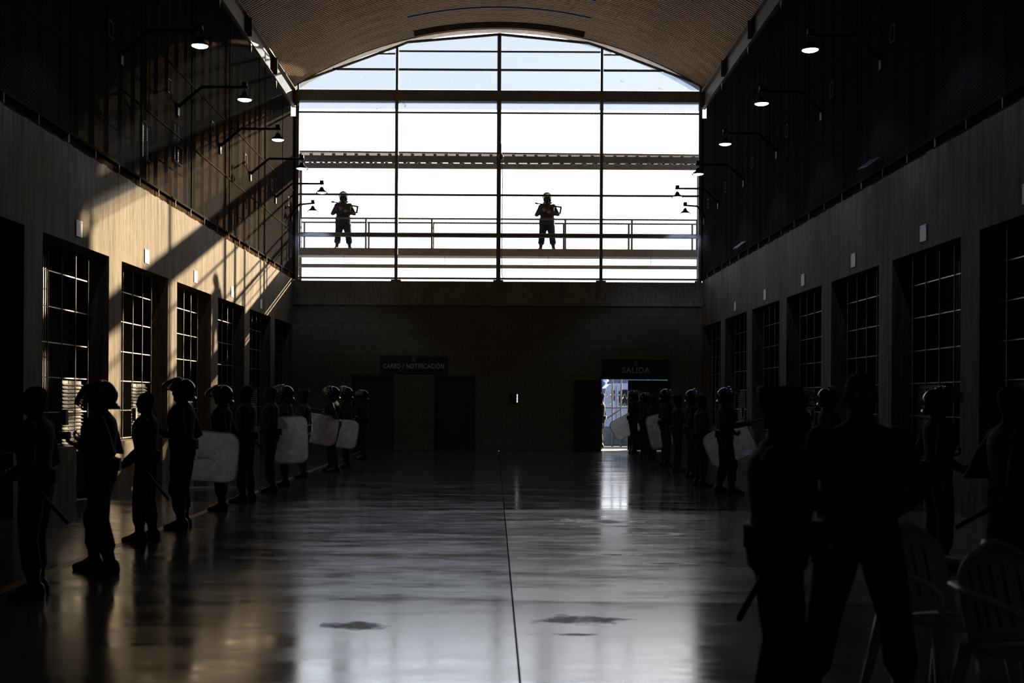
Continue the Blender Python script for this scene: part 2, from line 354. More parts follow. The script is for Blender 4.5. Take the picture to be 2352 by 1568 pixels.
# ------------------------------------------------------------------ floor
fl = struct(part('floor', MB().box(XL - 0.4, XR + 0.4, YB, D + 0.3, -0.35, -0.03), M['sub'], None))
JX = 0.155
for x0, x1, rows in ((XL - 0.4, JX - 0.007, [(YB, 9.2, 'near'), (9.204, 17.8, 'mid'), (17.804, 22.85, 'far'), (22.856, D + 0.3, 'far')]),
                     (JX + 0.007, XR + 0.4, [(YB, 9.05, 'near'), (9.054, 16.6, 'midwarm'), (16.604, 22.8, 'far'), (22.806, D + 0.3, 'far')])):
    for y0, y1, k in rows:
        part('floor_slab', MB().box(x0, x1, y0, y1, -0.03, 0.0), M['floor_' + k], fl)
part('painted_line', MB().box(-4.13, -4.02, YB, 35.0, 0.0, 0.002), M['yellow'], fl)

# ------------------------------------------------------------------ side walls, cells, upper screens
def side(sgn, XW, side_name):
    inn = XW; out = XW + sgn * 0.32
    t0, t1 = min(inn, out), max(inn, out)
    holes = []
    for y in OPEN:
        holes.append((y, y + OW, SILL, OTOP))
        holes.append((y + OW - 1.42, y + OW - 0.31, 0.0, OTOP))
    # merge door holes with the openings: the door column is open from the floor up
    hs = []
    for y in OPEN:
        a, b, c, d = y, y + OW - 1.42, y + OW - 0.31, y + OW
        hs += [(a, b, SILL, OTOP), (b, c, 0.0, OTOP), (c, d, SILL, OTOP)]
    wall = struct(part('wall_' + side_name, grid_wall(MB(), 'y', YB, D, 0.0, ZL, t0, t1, hs), M['wall'], None))
    # dark cells behind
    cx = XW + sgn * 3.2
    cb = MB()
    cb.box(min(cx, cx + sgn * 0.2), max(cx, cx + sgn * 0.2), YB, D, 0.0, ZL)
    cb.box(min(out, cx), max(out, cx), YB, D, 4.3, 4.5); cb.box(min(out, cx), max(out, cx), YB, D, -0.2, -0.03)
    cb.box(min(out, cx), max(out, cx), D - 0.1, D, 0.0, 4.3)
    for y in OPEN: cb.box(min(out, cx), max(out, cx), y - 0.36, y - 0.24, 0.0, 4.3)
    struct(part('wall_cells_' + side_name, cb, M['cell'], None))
    bx = XW + sgn * 0.23
    n = len(OPEN)
    for i, y in enumerate(OPEN):
        far = n - 1 - i
        g = thing('cell_grille', f'barred grille with louvred gate in the {side_name} wall, {ORD[far]} cell from the end wall', 'grille', (bx, y + OW / 2, 0), 0,
                  f'cell grilles along the {side_name} wall')
        def lp(name, m, y0, y1, z0, z1, dx=0.0, th=0.022): return boxpart(name, m, g, dx - th / 2, dx + th / 2, y0 - OW / 2, y1 - OW / 2, z0, z1)
        for k in range(5):
            yy = OW - 0.31 - 0.555 * k
            if yy < 0.05: continue
            gate = k in (0, 1, 2)
            z0 = 0.04 if gate and k != 1 else (SILL + 0.02)
            key = ('vbar', round(z0, 3))
            if key not in _cache: _cache[key] = MB().lathe([(0.0085, z0), (0.0085, OTOP)], (0, 0, 0), 8).mesh('vertical_bar', M['bar'], False)
            link('vertical_bar', _cache[key], g, (0, yy - OW / 2, 0))
        for z in (0.89, 1.38, 1.90, 2.42, 2.95, 3.48):
            lp('horizontal_bar', M['bar_rail'], 0.01, OW - 0.01, z - 0.008, z + 0.008, sgn * 0.016, 0.010)
        # gate leaf: frame, plate and louvre slats
        y0, y1 = OW - 1.41, OW - 0.32
        gt = lp('gate_leaf', M['louvre'], y0 + 0.16, y1 - 0.04, 0.06, 1.87, sgn * 0.075, 0.012)
        for k in range(30):
            z = 0.12 + 0.058 * k
            key = 'slat'
            if key not in _cache:
                _cache[key] = MB().obox((0, 0, 0), (0.018, (y1 - y0 - 0.24) / 2, 0.003), Matrix.Rotation(R(40), 3, 'Y')).mesh('louvre_slat', M['louvre'])
            link('louvre_slat', _cache[key], gt, (-sgn * 0.02, 0, z - 0.965))
        lp('lock_box', M['steel'], y0 + 0.03, y0 + 0.13, 1.18, 1.42, -sgn * 0.02, 0.06)
        inner = MB()
        for k in range(34):
            yy = 0.04 + k * 0.08 - OW / 2
            inner.box(sgn * 0.42, sgn * 0.42 + 0.012, yy, yy + 0.012, 0.1, OTOP + 0.2)
        o = part('inner_bars', inner, M['bar'], g); o['kind'] = 'stuff'
    # white plates above the openings
    for i, y in enumerate(OPEN):
        far = n - 1 - i
        if far == 0: continue
        t = thing('number_plate', f'small white plate on the {side_name} wall above the {ORD[far]} cell from the end wall', 'sign',
                  (XW - sgn * 0.008, y + OW / 2, 4.18), 0, f'white plates above the {side_name} cells')
        part('plate', MB().box(-0.006, 0.006, -0.125, 0.125, -0.125, 0.125), M['white'], t)
        for sy in (-1, 1):
            part('screw', MB().lathe([(0.008, -0.003), (0.008, 0.003)], (0, 0, 0), 8), M['steel'], t).matrix_local = Matrix.Translation((-sgn * 0.008, sy * 0.1, 0.1)) @ Matrix.Rotation(R(90), 4, 'Y')
    # ledge rail with its anchor tabs
    led = struct(part('trim_ledge_' + side_name, MB().box(min(XW - sgn * .03, XW + sgn * 0.05), max(XW - sgn * .03, XW + sgn * 0.05), 8.0, D - 0.05, ZL + 0.15, ZL + 0.185), M['screen_rail'], None))
    part('shadow_gap_strip', MB().box(min(XW + sgn * .03, XW + sgn * 0.06), max(XW + sgn * .03, XW + sgn * 0.06), 8.0, D - 0.05, ZL, ZL + 0.15), M['clad'], led)  # dark strip added to stand for the shade under the rail
    y = 9.0
    while y < D - 0.2:
        boxpart('anchor_tab', M['tab'], led, XW - sgn * 0.02 - 0.008, XW - sgn * 0.02 + 0.008, y - 0.016, y + 0.016, ZL + 0.02, ZL + 0.15); y += 1.13
    # rough concrete lip on top of the wall: irregular crust under the ledge rail
    lip = MB(); y = 8.0
    while y < D - 0.3:
        ln = rnd.uniform(0.06, 0.3); h = rnd.uniform(0.005, 0.035)
        if rnd.random() < 0.8: lip.box(min(XW + sgn * 0.02, XW + sgn * 0.3), max(XW + sgn * 0.02, XW + sgn * 0.3), y, min(y + ln, D - 0.1), ZL - 0.01, ZL + h)
        y += ln
    lo = part('concrete_crust', lip, M['wall'], wall); lo['kind'] = 'stuff'
    # mesh screens, bay by bay
    edges = [23.8 + P * k for k in range(-4, 4)] + [D - 0.06]
    for i in range(len(edges) - 1):
        y0, y1 = edges[i], edges[i + 1]; far = len(edges) - 2 - i
        s = thing('mesh_screen', f'dark mesh screen bay above the {side_name} wall, {ORD[far]} bay from the end window', 'screen', (XW, y0, 0), 0, f'mesh screens above the {side_name} wall')
        ln = y1 - y0; zt = 10.75
        o = part('expanded_metal', lattice(0.03, ln - 0.03, ZL + 0.17, zt, 0.042, R(34), 0.0065, lambda u, v, w: (sgn * w, u, v)), M['mesh'], s); o['kind'] = 'stuff'
        for z in (ZL + 0.17, 6.83, 8.13): boxpart('screen_rail', M['screen_rail'], s, -0.012, 0.018, 0.0, ln, z, z + 0.025)
        boxpart('screen_post', M['screen_rail'], s, -0.015, 0.02, -0.012, 0.012, ZL + 0.17, zt)
        py = ln * 0.5 - 0.1 if ln > 3 else ln * 0.45
        for a in ((py, py + 0.02, 7.52, 7.80), (py + 0.2, py + 0.22, 7.52, 7.80), (py, py + 0.22, 7.52, 7.54), (py, py + 0.22, 7.78, 7.80)):
            boxpart('port_frame', M['tab'], s, -sgn * 0.02 - 0.008, -sgn * 0.02 + 0.008, *a)
    # sheet cladding behind the screens, sheet by sheet, with standing seams
    xo = XW + sgn * 0.62
    up = struct(part('wall_upper_' + side_name, MB().box(min(xo, xo + sgn * .1), max(xo, xo + sgn * .1), YB, 10.0, ZL, 11.3), M['clad'], None))
    bhole = []
    if sgn < 0: bhole = [(22.35, 22.95, 6.35, 7.05), (24.6, 25.2, 6.75, 7.1), (24.6, 25.2, 7.2, 7.6)]
    y = 10.0; w = 0.74
    while y < D - 0.02:
        y1 = min(y + w, D)
        part('cladding_sheet', grid_wall(MB(), 'y', y, y1, ZL, 11.3, min(xo, xo + sgn * 0.03), max(xo, xo + sgn * 0.03), [h for h in bhole if h[1] > y and h[0] < y1]), M['clad'], up)
        boxpart('standing_seam', M['seam'], up, xo - sgn * 0.03 - 0.03, xo - sgn * 0.03 + 0.03, y - 0.012, y + 0.012, ZL, 11.28)
        y += w
    for k, h in enumerate(bhole):
        wdw = struct(link(f'window_{k + 2}', None)); part('pane', MB().box(xo - 0.02, xo - 0.015, h[0], h[1], h[2], h[3]), M['pane'], wdw)
        for a in ((h[0] - .03, h[0], h[2], h[3]), (h[1], h[1] + .03, h[2], h[3]), (h[0], h[1], h[2] - .03, h[2]), (h[0], h[1], h[3], h[3] + .03)):
            part('window_frame', MB().box(xo - 0.03, xo + 0.05, *a), M['seam'], wdw)
    cl = struct(part('trim_closure_' + side_name, MB().box(min(XW - sgn * .06, xo), max(XW - sgn * .06, xo), D - 0.05, D - 0.01, ZL, 10.5).box(min(XW + sgn * .10, xo), max(XW + sgn * .10, xo), D - 0.05, D - 0.01, 10.5, 11.3), M['clad'], None))
    struct(part('trim_soffit_' + side_name, MB().box(min(XW - sgn * .02, xo + sgn * .2), max(XW - sgn * .02, xo + sgn * .2), YB, D - 0.02, 11.30, 11.34), M['clad'], None))
    # floor of the gap between screen and cladding
    struct(part('wall_top_' + side_name, MB().box(min(out, xo + sgn * 0.1), max(out, xo + sgn * 0.1), YB, D, ZL - 0.3, ZL - 0.02), M['wall'], None))
    # eave beam under the roof edge, in lengths with end plates
    eb = struct(part('beam_' + side_name, MB().box(min(XW, XW + sgn * 0.06), max(XW, XW + sgn * 0.06), YB, D - 0.02, 10.78, 11.3), M['eave'], None))
    part('flange', MB().box(min(XW - sgn * 0.10, XW), max(XW - sgn * 0.10, XW), YB, D - 0.02, 11.27, 11.3), M['eave'], eb)
    part('flange', MB().box(min(XW - sgn * 0.06, XW), max(XW - sgn * 0.06, XW), YB, D - 0.02, 10.78, 10.80), M['eave'], eb)
    for k in range(-1, 6):
        y = 32.3 - P * k
        if y > D: continue
        boxpart('stiffener_plate', M['eave'], eb, XW - sgn * 0.08 - 0.08, XW - sgn * 0.08 + 0.08, y - 0.012, y + 0.012, 10.80, 11.27)
        key = ('gus', sgn)
        if key not in _cache: _cache[key] = MB().rings([[(0, -.09, 10.78), (0, .09, 10.78), (0, 0.0, 10.55)], [(sgn * .02, -.09, 10.78), (sgn * .02, .09, 10.78), (sgn * .02, 0.0, 10.55)]]).mesh('gusset_plate', M['eave'])
        link('gusset_plate', _cache[key], eb, (XW - sgn * 0.03, y + 0.55, 0))
side(-1, XL, 'left')
side(1, XR, 'right')
struct(part('wall_back', MB().box(XL - 0.7, XR + 0.7, YB - 0.3, YB, 0.0, 13.6), M['wall'], None))

# ------------------------------------------------------------------ arched roof, sheet by sheet
RC, RH, ZS, RISE = 0.10, 6.72, 11.30, 2.02
RR = (RH * RH + RISE * RISE) / (2 * RISE); RZ = ZS + RISE - RR
A0 = math.asin(RH / RR)
SW = 0.75
ceil_ = struct(link('ceiling', None))
def roof_sheet(trim):
    mb = MB(); prof = []
    y = 0.0
    for k in range(6):
        b = k * SW / 6
        prof += [(b, 0), (b + .055, 0), (b + .068, .018), (b + .112, .018)]
    prof += [(SW, 0)]
    n = 36
    for i in range(n):
        a, b = -A0 + 2 * A0 * i / n, -A0 + 2 * A0 * (i + 1) / n
        cut = trim and abs((a + b) / 2) < 0.238
        pr = [p for p in prof if p[0] <= SW - 0.11] + [(SW - 0.10, 0.018)] if cut else prof
        vs = [(RC + (RR + h) * math.sin(t), yy, RZ + (RR + h) * math.cos(t)) for t in (a, b) for yy, h in pr]
        k = len(pr)
        mb.add(vs, [(j, j + 1, k + j + 1, k + j) for j in range(k - 1)])
    return mb.mesh('roof_sheet', M['roof'])
rs, rs_cut = roof_sheet(False), roof_sheet(True)
for k in range(-53, 3):
    y = 34.05 + SW * k
    cut = k in (-1, -3)
    link('roof_sheet', rs_cut if cut else rs, ceil_, (0, y, 0))
    if cut:
        mb = MB(); n = 16
        mb.rings([[(RC + (RR + h) * math.sin(t), yy, RZ + (RR + h) * math.cos(t)) for h, yy in ((.021, y + SW - .16), (.021, y + SW + .12), (.026, y + SW + .12), (.026, y + SW - .16))] for t in [-.245 + .49 * i / n for i in range(n + 1)]])
        part('skylight_strip', mb, M['sky_strip'], ceil_)
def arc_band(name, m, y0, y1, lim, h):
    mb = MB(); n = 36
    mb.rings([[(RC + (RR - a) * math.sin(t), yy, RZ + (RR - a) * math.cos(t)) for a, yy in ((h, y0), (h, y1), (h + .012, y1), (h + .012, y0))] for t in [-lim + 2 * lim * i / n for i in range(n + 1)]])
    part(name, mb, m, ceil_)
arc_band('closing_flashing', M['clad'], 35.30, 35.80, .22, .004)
arc_band('painted_daylight_band', M['daylit_band'], 35.93, 36.30, A0, .006)  # pale band painted in for the sky-lit roof overhang

# ------------------------------------------------------------------ end wall, signs, doors
EH = [(-4.51, -3.17, 0, 2.36), (-1.90, -0.59, 0, 2.36), (0.49, 0.77, 1.50, 1.80), (3.38, 5.50, 0, 2.27)]
we = struct(part('wall_end', grid_wall(MB(), 'x', XL - 0.3, XR + 0.3, 0.0, 4.57, D, D + 0.2, EH), M['end'], None))
struct(part('trim_parapet_beam', MB().box(XL - 0.3, XR + 0.3, D - 0.04, D + 0.24, 4.57, 5.33), M['parapet'], None))
for i, (a, b, c, d) in enumerate(EH[:2]):
    dr = struct(link(f'door_{i + 1}', None, None, (0, 0, 0)))
    dr['label'] = ['dark steel door under the left end of the notice sign', 'dark steel door right of the notice sign'][i]
    part('door_leaf', MB().box(a + 0.05, b - 0.05, D + 0.10, D + 0.15, -0.03, d - 0.05), M['door'], dr)
    for q in ((a, a + 0.05, 0, d), (b - 0.05, b, 0, d), (a, b, d - 0.05, d)):
        part('door_frame', MB().box(q[0], q[1], D - 0.01, D + 0.2, q[2], q[3]), M['steel'], dr)
    part('handle', MB().tube([(a + .12, D + .1, 1.05), (a + .12, D + .05, 1.05), (a + .24, D + .05, 1.05)], 0.012), M['bar'], dr)
dr = struct(link('door_3', None)); dr['label'] = 'open double steel exit door under the exit sign with daylight behind'
a, b, c, d = EH[3]
for q in ((a - .06, a, 0, d + .06), (b, b + .06, 0, d + .06), (a, b, d, d + .06)):
    part('door_frame', MB().box(q[0], q[1], D - 0.02, D + 0.2, q[2], q[3]), M['steel'], dr)
part('door_leaf', MB().box(4.23, b - 0.01, D + 0.10, D + 0.15, 0.03, d - 0.03), M['door'], dr)
part('door_leaf', MB().box(a - 0.84, a - 0.01, D - 0.07, D - 0.03, 0.02, d - 0.03), M['door'], dr)
for z in (0.5, 1.1, 1.7): part('hinge', MB().lathe([(0.02, -0.06), (0.02, 0.06)], (a - 0.005, D - 0.05, z), 10), M['steel'], dr)
for xx in [a - 0.84 + 0.12 * k for k in range(8)]: part('leaf_bar', MB().box(xx, xx + 0.02, D - 0.085, D - 0.07, 0.05, d - 0.06), M['steel'], dr)
# hatch
h = thing('wall_hatch', 'small square dark hatch in the end wall with a thin slit of daylight', 'hatch', (0.63, D, 1.65))
for q in ((-.16, .16, .13, .16), (-.16, .16, -.16, -.13), (-.16, -.13, -.13, .13), (.13, .16, -.13, .13)):
    part('hatch_frame', MB().box(q[0], q[1], -0.02, 0.04, q[2], q[3]), M['steel'], h)
part('hatch_door', MB().box(-.13, .085, 0.0, 0.02, -.13, .13), M['door'], h)
for z in (-.05, .05): part('slit_bar', MB().box(.085, .13, 0.0, 0.012, z - .008, z + .008), M['steel'], h)
part('hatch_edge', MB().box(.112, .13, 0.0, 0.02, -.13, .13), M['door'], h)

def text_part(body, size, parent, loc, m, width=None, ext=0.004):
    cu = bpy.data.curves.new('lettering', 'FONT'); cu.body = body; cu.size = size; cu.align_x = 'CENTER'; cu.extrude = ext; cu.offset = 0.006; cu.space_character = 1.12
    o = bpy.data.objects.new('tmp', cu); COL.objects.link(o); dg = bpy.context.evaluated_depsgraph_get()
    me = bpy.data.meshes.new_from_object(o.evaluated_get(dg)); bpy.data.objects.remove(o)
    me.materials.clear(); me.materials.append(m)
    xs = [v.co.x for v in me.vertices]; w = max(xs) - min(xs); s = (width / w) if width else 1
    me.transform(Matrix.Diagonal((s, 1, 1, 1))); me.name = 'lettering'
    return link('lettering', me, parent, loc, (R(90), 0, 0))
def emblem(parent, x, z):
    part('emblem', MB().rings([[(x + .05 * math.cos(t), -.026, z + .05 * math.sin(t)), (x + .034 * math.cos(t), -.026, z + .034 * math.sin(t)), (x + .034 * math.cos(t), -.02, z + .034 * math.sin(t)), (x + .05 * math.cos(t), -.02, z + .05 * math.sin(t))] for t in [2 * math.pi * i / 20 for i in range(21)]], cap=False), M['letter'], parent)
    part('emblem_bar', MB().box(x - .06, x + .06, -.026, -.02, z - .085, z - .068), M['letter'], parent)
s = thing('exit_sign', 'black sign board reading SALIDA above the open exit door', 'sign', (4.46, D - 0.02, 2.60))
part('board', MB().box(-1.06, 1.06, -0.02, 0.02, -0.26, 0.30), M['sign'], s)
text_part('SALIDA', 0.26, s, (0, -0.022, -0.13), M['letter'], 0.87); emblem(s, 0, 0.19)
s = thing('notice_sign', 'black sign board reading CAREO / NOTIFICACIÓN above the two dark doors', 'sign', (-2.54, D - 0.02, 2.70))
part('board', MB().box(-1.06, 1.06, -0.02, 0.02, -0.27, 0.27), M['sign'], s)
text_part('CAREO / NOTIFICACIÓN', 0.2, s, (0, -0.022, -0.12), M['letter'], 1.92); emblem(s, 0, 0.19)

# ------------------------------------------------------------------ the big end window
win = struct(link('window_1', None)); win['label'] = 'tall steel framed end window with mesh and arched plastic panes'
MX = [-6.255, -3.12, 0.11, 3.35, 6.475]
def wb(name, x0, x1, z0, z1, y0=D, y1=D + 0.08, m='frame'): return boxpart(name, M[m], win, x0, x1, y0, y1, z0, z1)
for i, x in enumerate(MX):
    hw = (0.055, 0.05, 0.068, 0.05, 0.055)[i]
    wb('mullion', x - hw, x + hw, 5.33, 11.03)
    zt = (11.6, 12.74, 13.14, 12.74, 11.6)[i]
    wb('mullion', x - hw * 0.85 + (0.04 if i == 0 else 0), x + hw * 0.85, 11.37, zt, D + 0.01, D + 0.07)
wb('head_beam', XL - 0.05, XR + 0.03, 11.03, 11.37, D + 0.02, D + 0.3)
for i in range(4):
    a, b = MX[i] + 0.05, MX[i + 1] - 0.05
    for z, t in ((10.655, 0.05), (8.06, 0.06), (6.785, 0.10), (5.425, 0.06)): wb('transom', a, b, z - t / 2, z + t / 2, D + 0.01, D + 0.06)
    wb('transom', a, b, 11.985, 12.045, D + 0.01, D + 0.06) if i in (1, 2) else None
    if i in (1, 2): wb('transom', a, b, 12.57, 12.615, D + 0.01, D + 0.06)
wb('transom', -5.15, MX[1] - .05, 11.985, 12.045, D + 0.01, D + 0.06); wb('transom', MX[3] + .05, 5.32, 11.985, 12.045, D + 0.01, D + 0.06)
wb('transom', -3.72, MX[1] - .05, 12.49, 12.53, D + 0.01, D + 0.06); wb('transom', MX[3] + .05, 3.98, 12.49, 12.53, D + 0.01, D + 0.06)
G = [(-6.25, 11.58), (-3.12, 12.74), (-2.78, 12.88), (0.11, 13.14), (2.92, 12.88), (3.35, 12.74), (6.46, 11.58)]
for (xa, za), (xb, zb) in zip(G, G[1:]):
    part('gable_rail', MB().rings([[(x, D + 0.01, z - .035), (x, D + .07, z - .035), (x, D + .07, z + .035), (x, D + .01, z + .035)] for x, z in ((xa, za), (xb, zb))]), M['frame'], win)
def gz(x):
    for (xa, za), (xb, zb) in zip(G, G[1:]):
        if xa <= x <= xb: return za + (zb - za) * (x - xa) / (xb - xa)
def gable_pane(x0, x1, z0, z1):
    """one plastic pane clipped by the gable line"""
    xs = sorted([x0, x1] + [g[0] for g in G if x0 < g[0] < x1] + [x0 + (x1 - x0) * k / 12 for k in range(1, 12)])
    pts = [(x, min(z1, gz(x) - 0.02)) for x in xs]; pts = [p for p in pts if p[1] > z0 + 0.005]
    if len(pts) < 2: return
    y0, y1 = D + 0.045, D + 0.050
    lo = [(x, z0) for x, _ in reversed(pts)]
    poly = pts + lo
    part('pane', MB().rings([[(x, y0, z) for x, z in poly], [(x, y1, z) for x, z in poly]]), M['pane'], win)
for i in range(4):
    a, b = MX[i] + 0.05, MX[i + 1] - 0.05
    levels = [11.37, 12.015, 12.59, 13.3] if i in (1, 2) else [11.37, 12.015, 12.51, 13.3]
    for z0, z1 in zip(levels, levels[1:]): gable_pane(a, b, z0 + 0.02, z1 - 0.02)
    part('pane', MB().box(a, b, D + 0.045, D + 0.05, 10.76, 11.03), M['pane'], win)
    o = part('expanded_metal', lattice(a, b, 5.45, 10.63, 0.05, R(34), 0.0045, lambda u, v, w: (u, D + 0.035 + w, v)), M['mesh_window'], win); o['kind'] = 'stuff'
    for x in (a + 0.05, b - 0.05): boxpart('foot_lug', M['frame'], win, x - 0.06, x + 0.06, D + 0.0, D + 0.06, 5.33, 5.385)
    # thin framed shooting ports hanging under the fourth transom
for x0, x1 in ((-5.01, -4.36), (1.42, 2.06)):
    for x in (x0, x1): boxpart('port_rod', M['frame'], win, x - 0.006, x + 0.006, D + 0.02, D + 0.032, 7.80, 8.04)
# camera dome on the middle mullion with its cable
t = thing('security_camera', 'grey dome security camera on the middle mullion of the end window', 'camera', (0.17, D - 0.03, 9.25))
part('housing', MB().lathe([(0.005, .16), (0.02, .15), (0.04, .10), (0.085, .05), (0.095, 0.0), (0.09, -.02)], (0, 0, 0), 16), M['cctv'], t, True)
part('dome', MB().ell((0, 0, -.03), (.075, .075, .075), None, 14, 8), M['glass_dark'], t, True)
part('bracket', MB().box(-.02, .02, 0, .03, .1, .42), M['cctv'], t)
t = thing('cable', 'thin cable hanging down beside the middle mullion', 'cable', (0, 0, 0))
cb_ = [(0.20, D - 0.02, 9.2), (0.21, D - .02, 8.9), (0.235, D - .02, 8.5), (0.225, D - .02, 8.0), (0.215, D - .02, 6.9), (0.215, D - .02, 5.55), (0.27, D - .02, 5.44), (0.40, D - .02, 5.40)]
part('cable_run', MB().tube(cb_, 0.012, 6), M['rubber'], t)

# ------------------------------------------------------------------ guards' walkway outside the window
wk = thing('walkway', 'raised steel guard walkway with railings outside the end window', 'walkway', (0, 36.9, 0))
def wp(name, x0, x1, y0, y1, z0, z1, m='walk'): return boxpart(name, M[m], wk, x0, x1, y0, y1, z0, z1)
wp('deck', -9, 9, 0.0, 0.95, 6.30, 6.48); wp('deck_edge', -9, 9, -0.03, 0.0, 6.26, 6.5)
PX = [-8.5, -6.33, -4.19, -2.05, 0.10, 2.28, 4.44, 6.55, 8.7]
for y in (0.03, 0.90):
    wp('rail', -9, 9, y - .025, y + .025, 7.44, 7.49, 'rail'); wp('mid_rail', -9, 9, y - .012, y + .012, 6.98, 7.01, 'rail')
    for x in PX: wp('rail_post', x - .03, x + .03, y - .03, y + .03, 6.48, 7.44, 'rail')
wp('lower_beam', -9, 9, 0.0, 0.12, 5.87, 5.98)
for x in (-8.2, -4.9, -1.63, 1.74, 5.06, 8.4): wp('hanger_rod', x - .006, x + .006, 0.05, 0.062, 5.85, 6.3)
for x in (-6.5, 0.115, 6.8): wp('roof_post', x - .05, x + .05, 0.03, 0.13, 0.0, 9.3); wp('roof_post', x - .05, x + .05, 1.1, 1.2, 0.0, 9.3)
wk2 = thing('walkway_roof', 'corrugated sheet roof on two beams over the guard walkway', 'roof', (0, 36.9, 0))
boxpart('front_beam', M['walk'], wk2, -9, 9, 0.0, 0.10, 9.30, 9.50); boxpart('rear_beam', M['walk'], wk2, -9, 9, 1.12, 1.22, 9.32, 9.49)
part('roof_sheet', MB().rings([[(x, y, z + dz) for y, dz in ((-.12, 0), (1.4, 0), (1.4, .03), (-.12, .03))] for x, z in ((-9, 9.60), (9, 9.52))]), M['roof_plastic'], wk2)
part('sheet_edge', MB().rings([[(x, y, z + dz) for y, dz in ((-.13, -.012), (-.115, -.012), (-.115, .035), (-.13, .035))] for x, z in ((-9, 9.60), (9, 9.52))]), M['walk'], wk2)
clip = MB().box(-.05, .05, -.03, .03, 0, .075).mesh('clip', M['walk']); low = MB().box(-.05, .05, -.03, .03, -.05, .0).mesh('clip', M['walk'])
x = -8.9
while x < 9:
    link('clip', clip, wk2, (x, 0.05, 9.495)); link('clip', clip, wk2, (x + .15, 1.17, 9.455)); link('clip', low, wk2, (x + .12, 0.05, 9.30)); x += .365

# ------------------------------------------------------------------ yard outside
struct(part('ground', MB().box(-70, 90, D + 0.3, 160, -0.3, -0.03), M['ground'], None))
struct(part('wall_sun_blocker', MB().box(6.75, 6.95, D + 0.25, 40.9, -0.03, 4.4), M['far_wall'], None))  # unseen wall added to keep the sun out of the exit door
struct(part('wall_far_building', MB().box(2, 26, 66, 66.4, -0.03, 4.2), M['far_wall'], None))
for k in range(3):
    t = thing('shrub', ['small green shrub at the left of the far grey wall', 'small green shrub at the middle of the far grey wall', 'small green shrub at the right of the far grey wall'][k], 'shrub', (7.0 + 1.7 * k, 65.2, 0))
    f = MB()
    for _ in range(46):
        p = Vector((rnd.gauss(0, .22), rnd.gauss(0, .2), 2.2 + rnd.gauss(0, .22))); rt = Euler((rnd.uniform(0, 6), rnd.uniform(0, 6), 0)).to_matrix()
        f.obox(p, (.12, .07, .006), rt)
    o = part('foliage', f, M['leaf'], t); o['kind'] = 'stuff'
    part('stem', MB().tube([(0, 0, -.03), (.02, 0, 1.2), (0, 0, 2.3)], [.05, .04, .02]), M['rubber'], t)
g = thing('chain_link_gate', 'galvanised chain link gate with a blue lower panel outside the exit door', 'gate', (0, 40.2, 0))
for x in (3.3, 4.18, 4.48, 5.4, 6.4): part('post', MB().tube([(x, 0, -.03), (x, 0, 2.9)], 0.03), M['galv'], g)
for z in (0.06, 0.62, 1.34): part('rail', MB().tube([(3.2, 0, z), (6.5, 0, z)], 0.024), M['galv'], g)
part('brace', MB().tube([(3.72, -.05, 0.80), (4.48, -.05, 1.30)], 0.03), M['galv'], g)
part('brace', MB().tube([(3.6, -.05, 0.70), (3.78, -.05, 0.74), (3.84, -.05, 0.86)], 0.026), M['galv'], g)
part('panel', MB().box(3.2, 6.5, 0.04, 0.06, -.02, 0.60), M['blue'], g)
o = part('chain_link', lattice(3.2, 6.5, 0.02, 1.34, 0.075, R(45), 0.005, lambda u, v, w: (u, -.01 + w, v)), M['galv'], g); o['kind'] = 'stuff'
for z, nm in ((1.42, 'lower coil of razor wire along the chain link gate'), (1.74, 'upper coil of razor wire above the chain link gate')):
    t = thing('razor_wire', nm, 'razor wire', (0, 40.25, z))
    part('coil', MB().tube([(3.2 + 3.3 * i / 220, .07 * math.cos(i * .55), .075 * math.sin(i * .55)) for i in range(221)], 0.006, 4), M['bar'], t)
    bl = MB()
    for i in range(0, 220, 2): bl.obox((3.2 + 3.3 * i / 220, .07 * math.cos(i * .55), .075 * math.sin(i * .55)), (.022, .004, .012), Euler((rnd.uniform(0, 3), rnd.uniform(0, 3), rnd.uniform(0, 3))).to_matrix())
    o = part('barbs', bl, M['bar'], t); o['kind'] = 'stuff'
# truck parked behind the gate, cab facing left
tk = thing('truck', 'pale truck with dark cab window parked behind the chain link gate', 'truck', (4.52, 47, -0.03))
prof = [(0, .55), (0, 1.25), (.04, 1.7), (.12, 2.18), (.24, 2.30), (.46, 2.34), (3.4, 2.38), (3.4, .55)]
part('cab', MB().rings([[(x, y, z) for x, z in prof] for y in (0, .06, 1.8, 1.86)]), M['truck'], tk)
part('window', MB().rings([[(x, y, z) for x, z in ((.64, 1.42), (.62, 1.98), (.72, 2.08), (2.2, 2.08), (2.2, 1.42))] for y in (-.012, .0)]), M['glass_dark'], tk)
part('windscreen', MB().rings([[(.03, y, 1.55), (.11, y, 2.12), (.10, y, 2.13), (.015, y, 1.56)] for y in (.15, 1.7)]), M['glass_dark'], tk)
part('door', MB().box(.52, .53, -.014, -.002, .75, 2.2), M['steel'], tk)
part('mirror', MB().box(.30, .44, -.28, -.2, 1.62, 2.05), M['rubber'], tk); part('mirror_arm', MB().tube([(.34, 0, 2.1), (.37, -.24, 2.1), (.37, -.24, 2.0)], .015), M['rubber'], tk)
part('bumper', MB().box(-.08, .3, .02, 1.84, .42, .68), M['rubber'], tk)
part('headlamp', MB().ell((.0, .25, .92), (.05, .14, .1)), M['bar'], tk)
part('handle', MB().box(1.15, 1.35, -.03, 0, 1.2, 1.25), M['rubber'], tk)
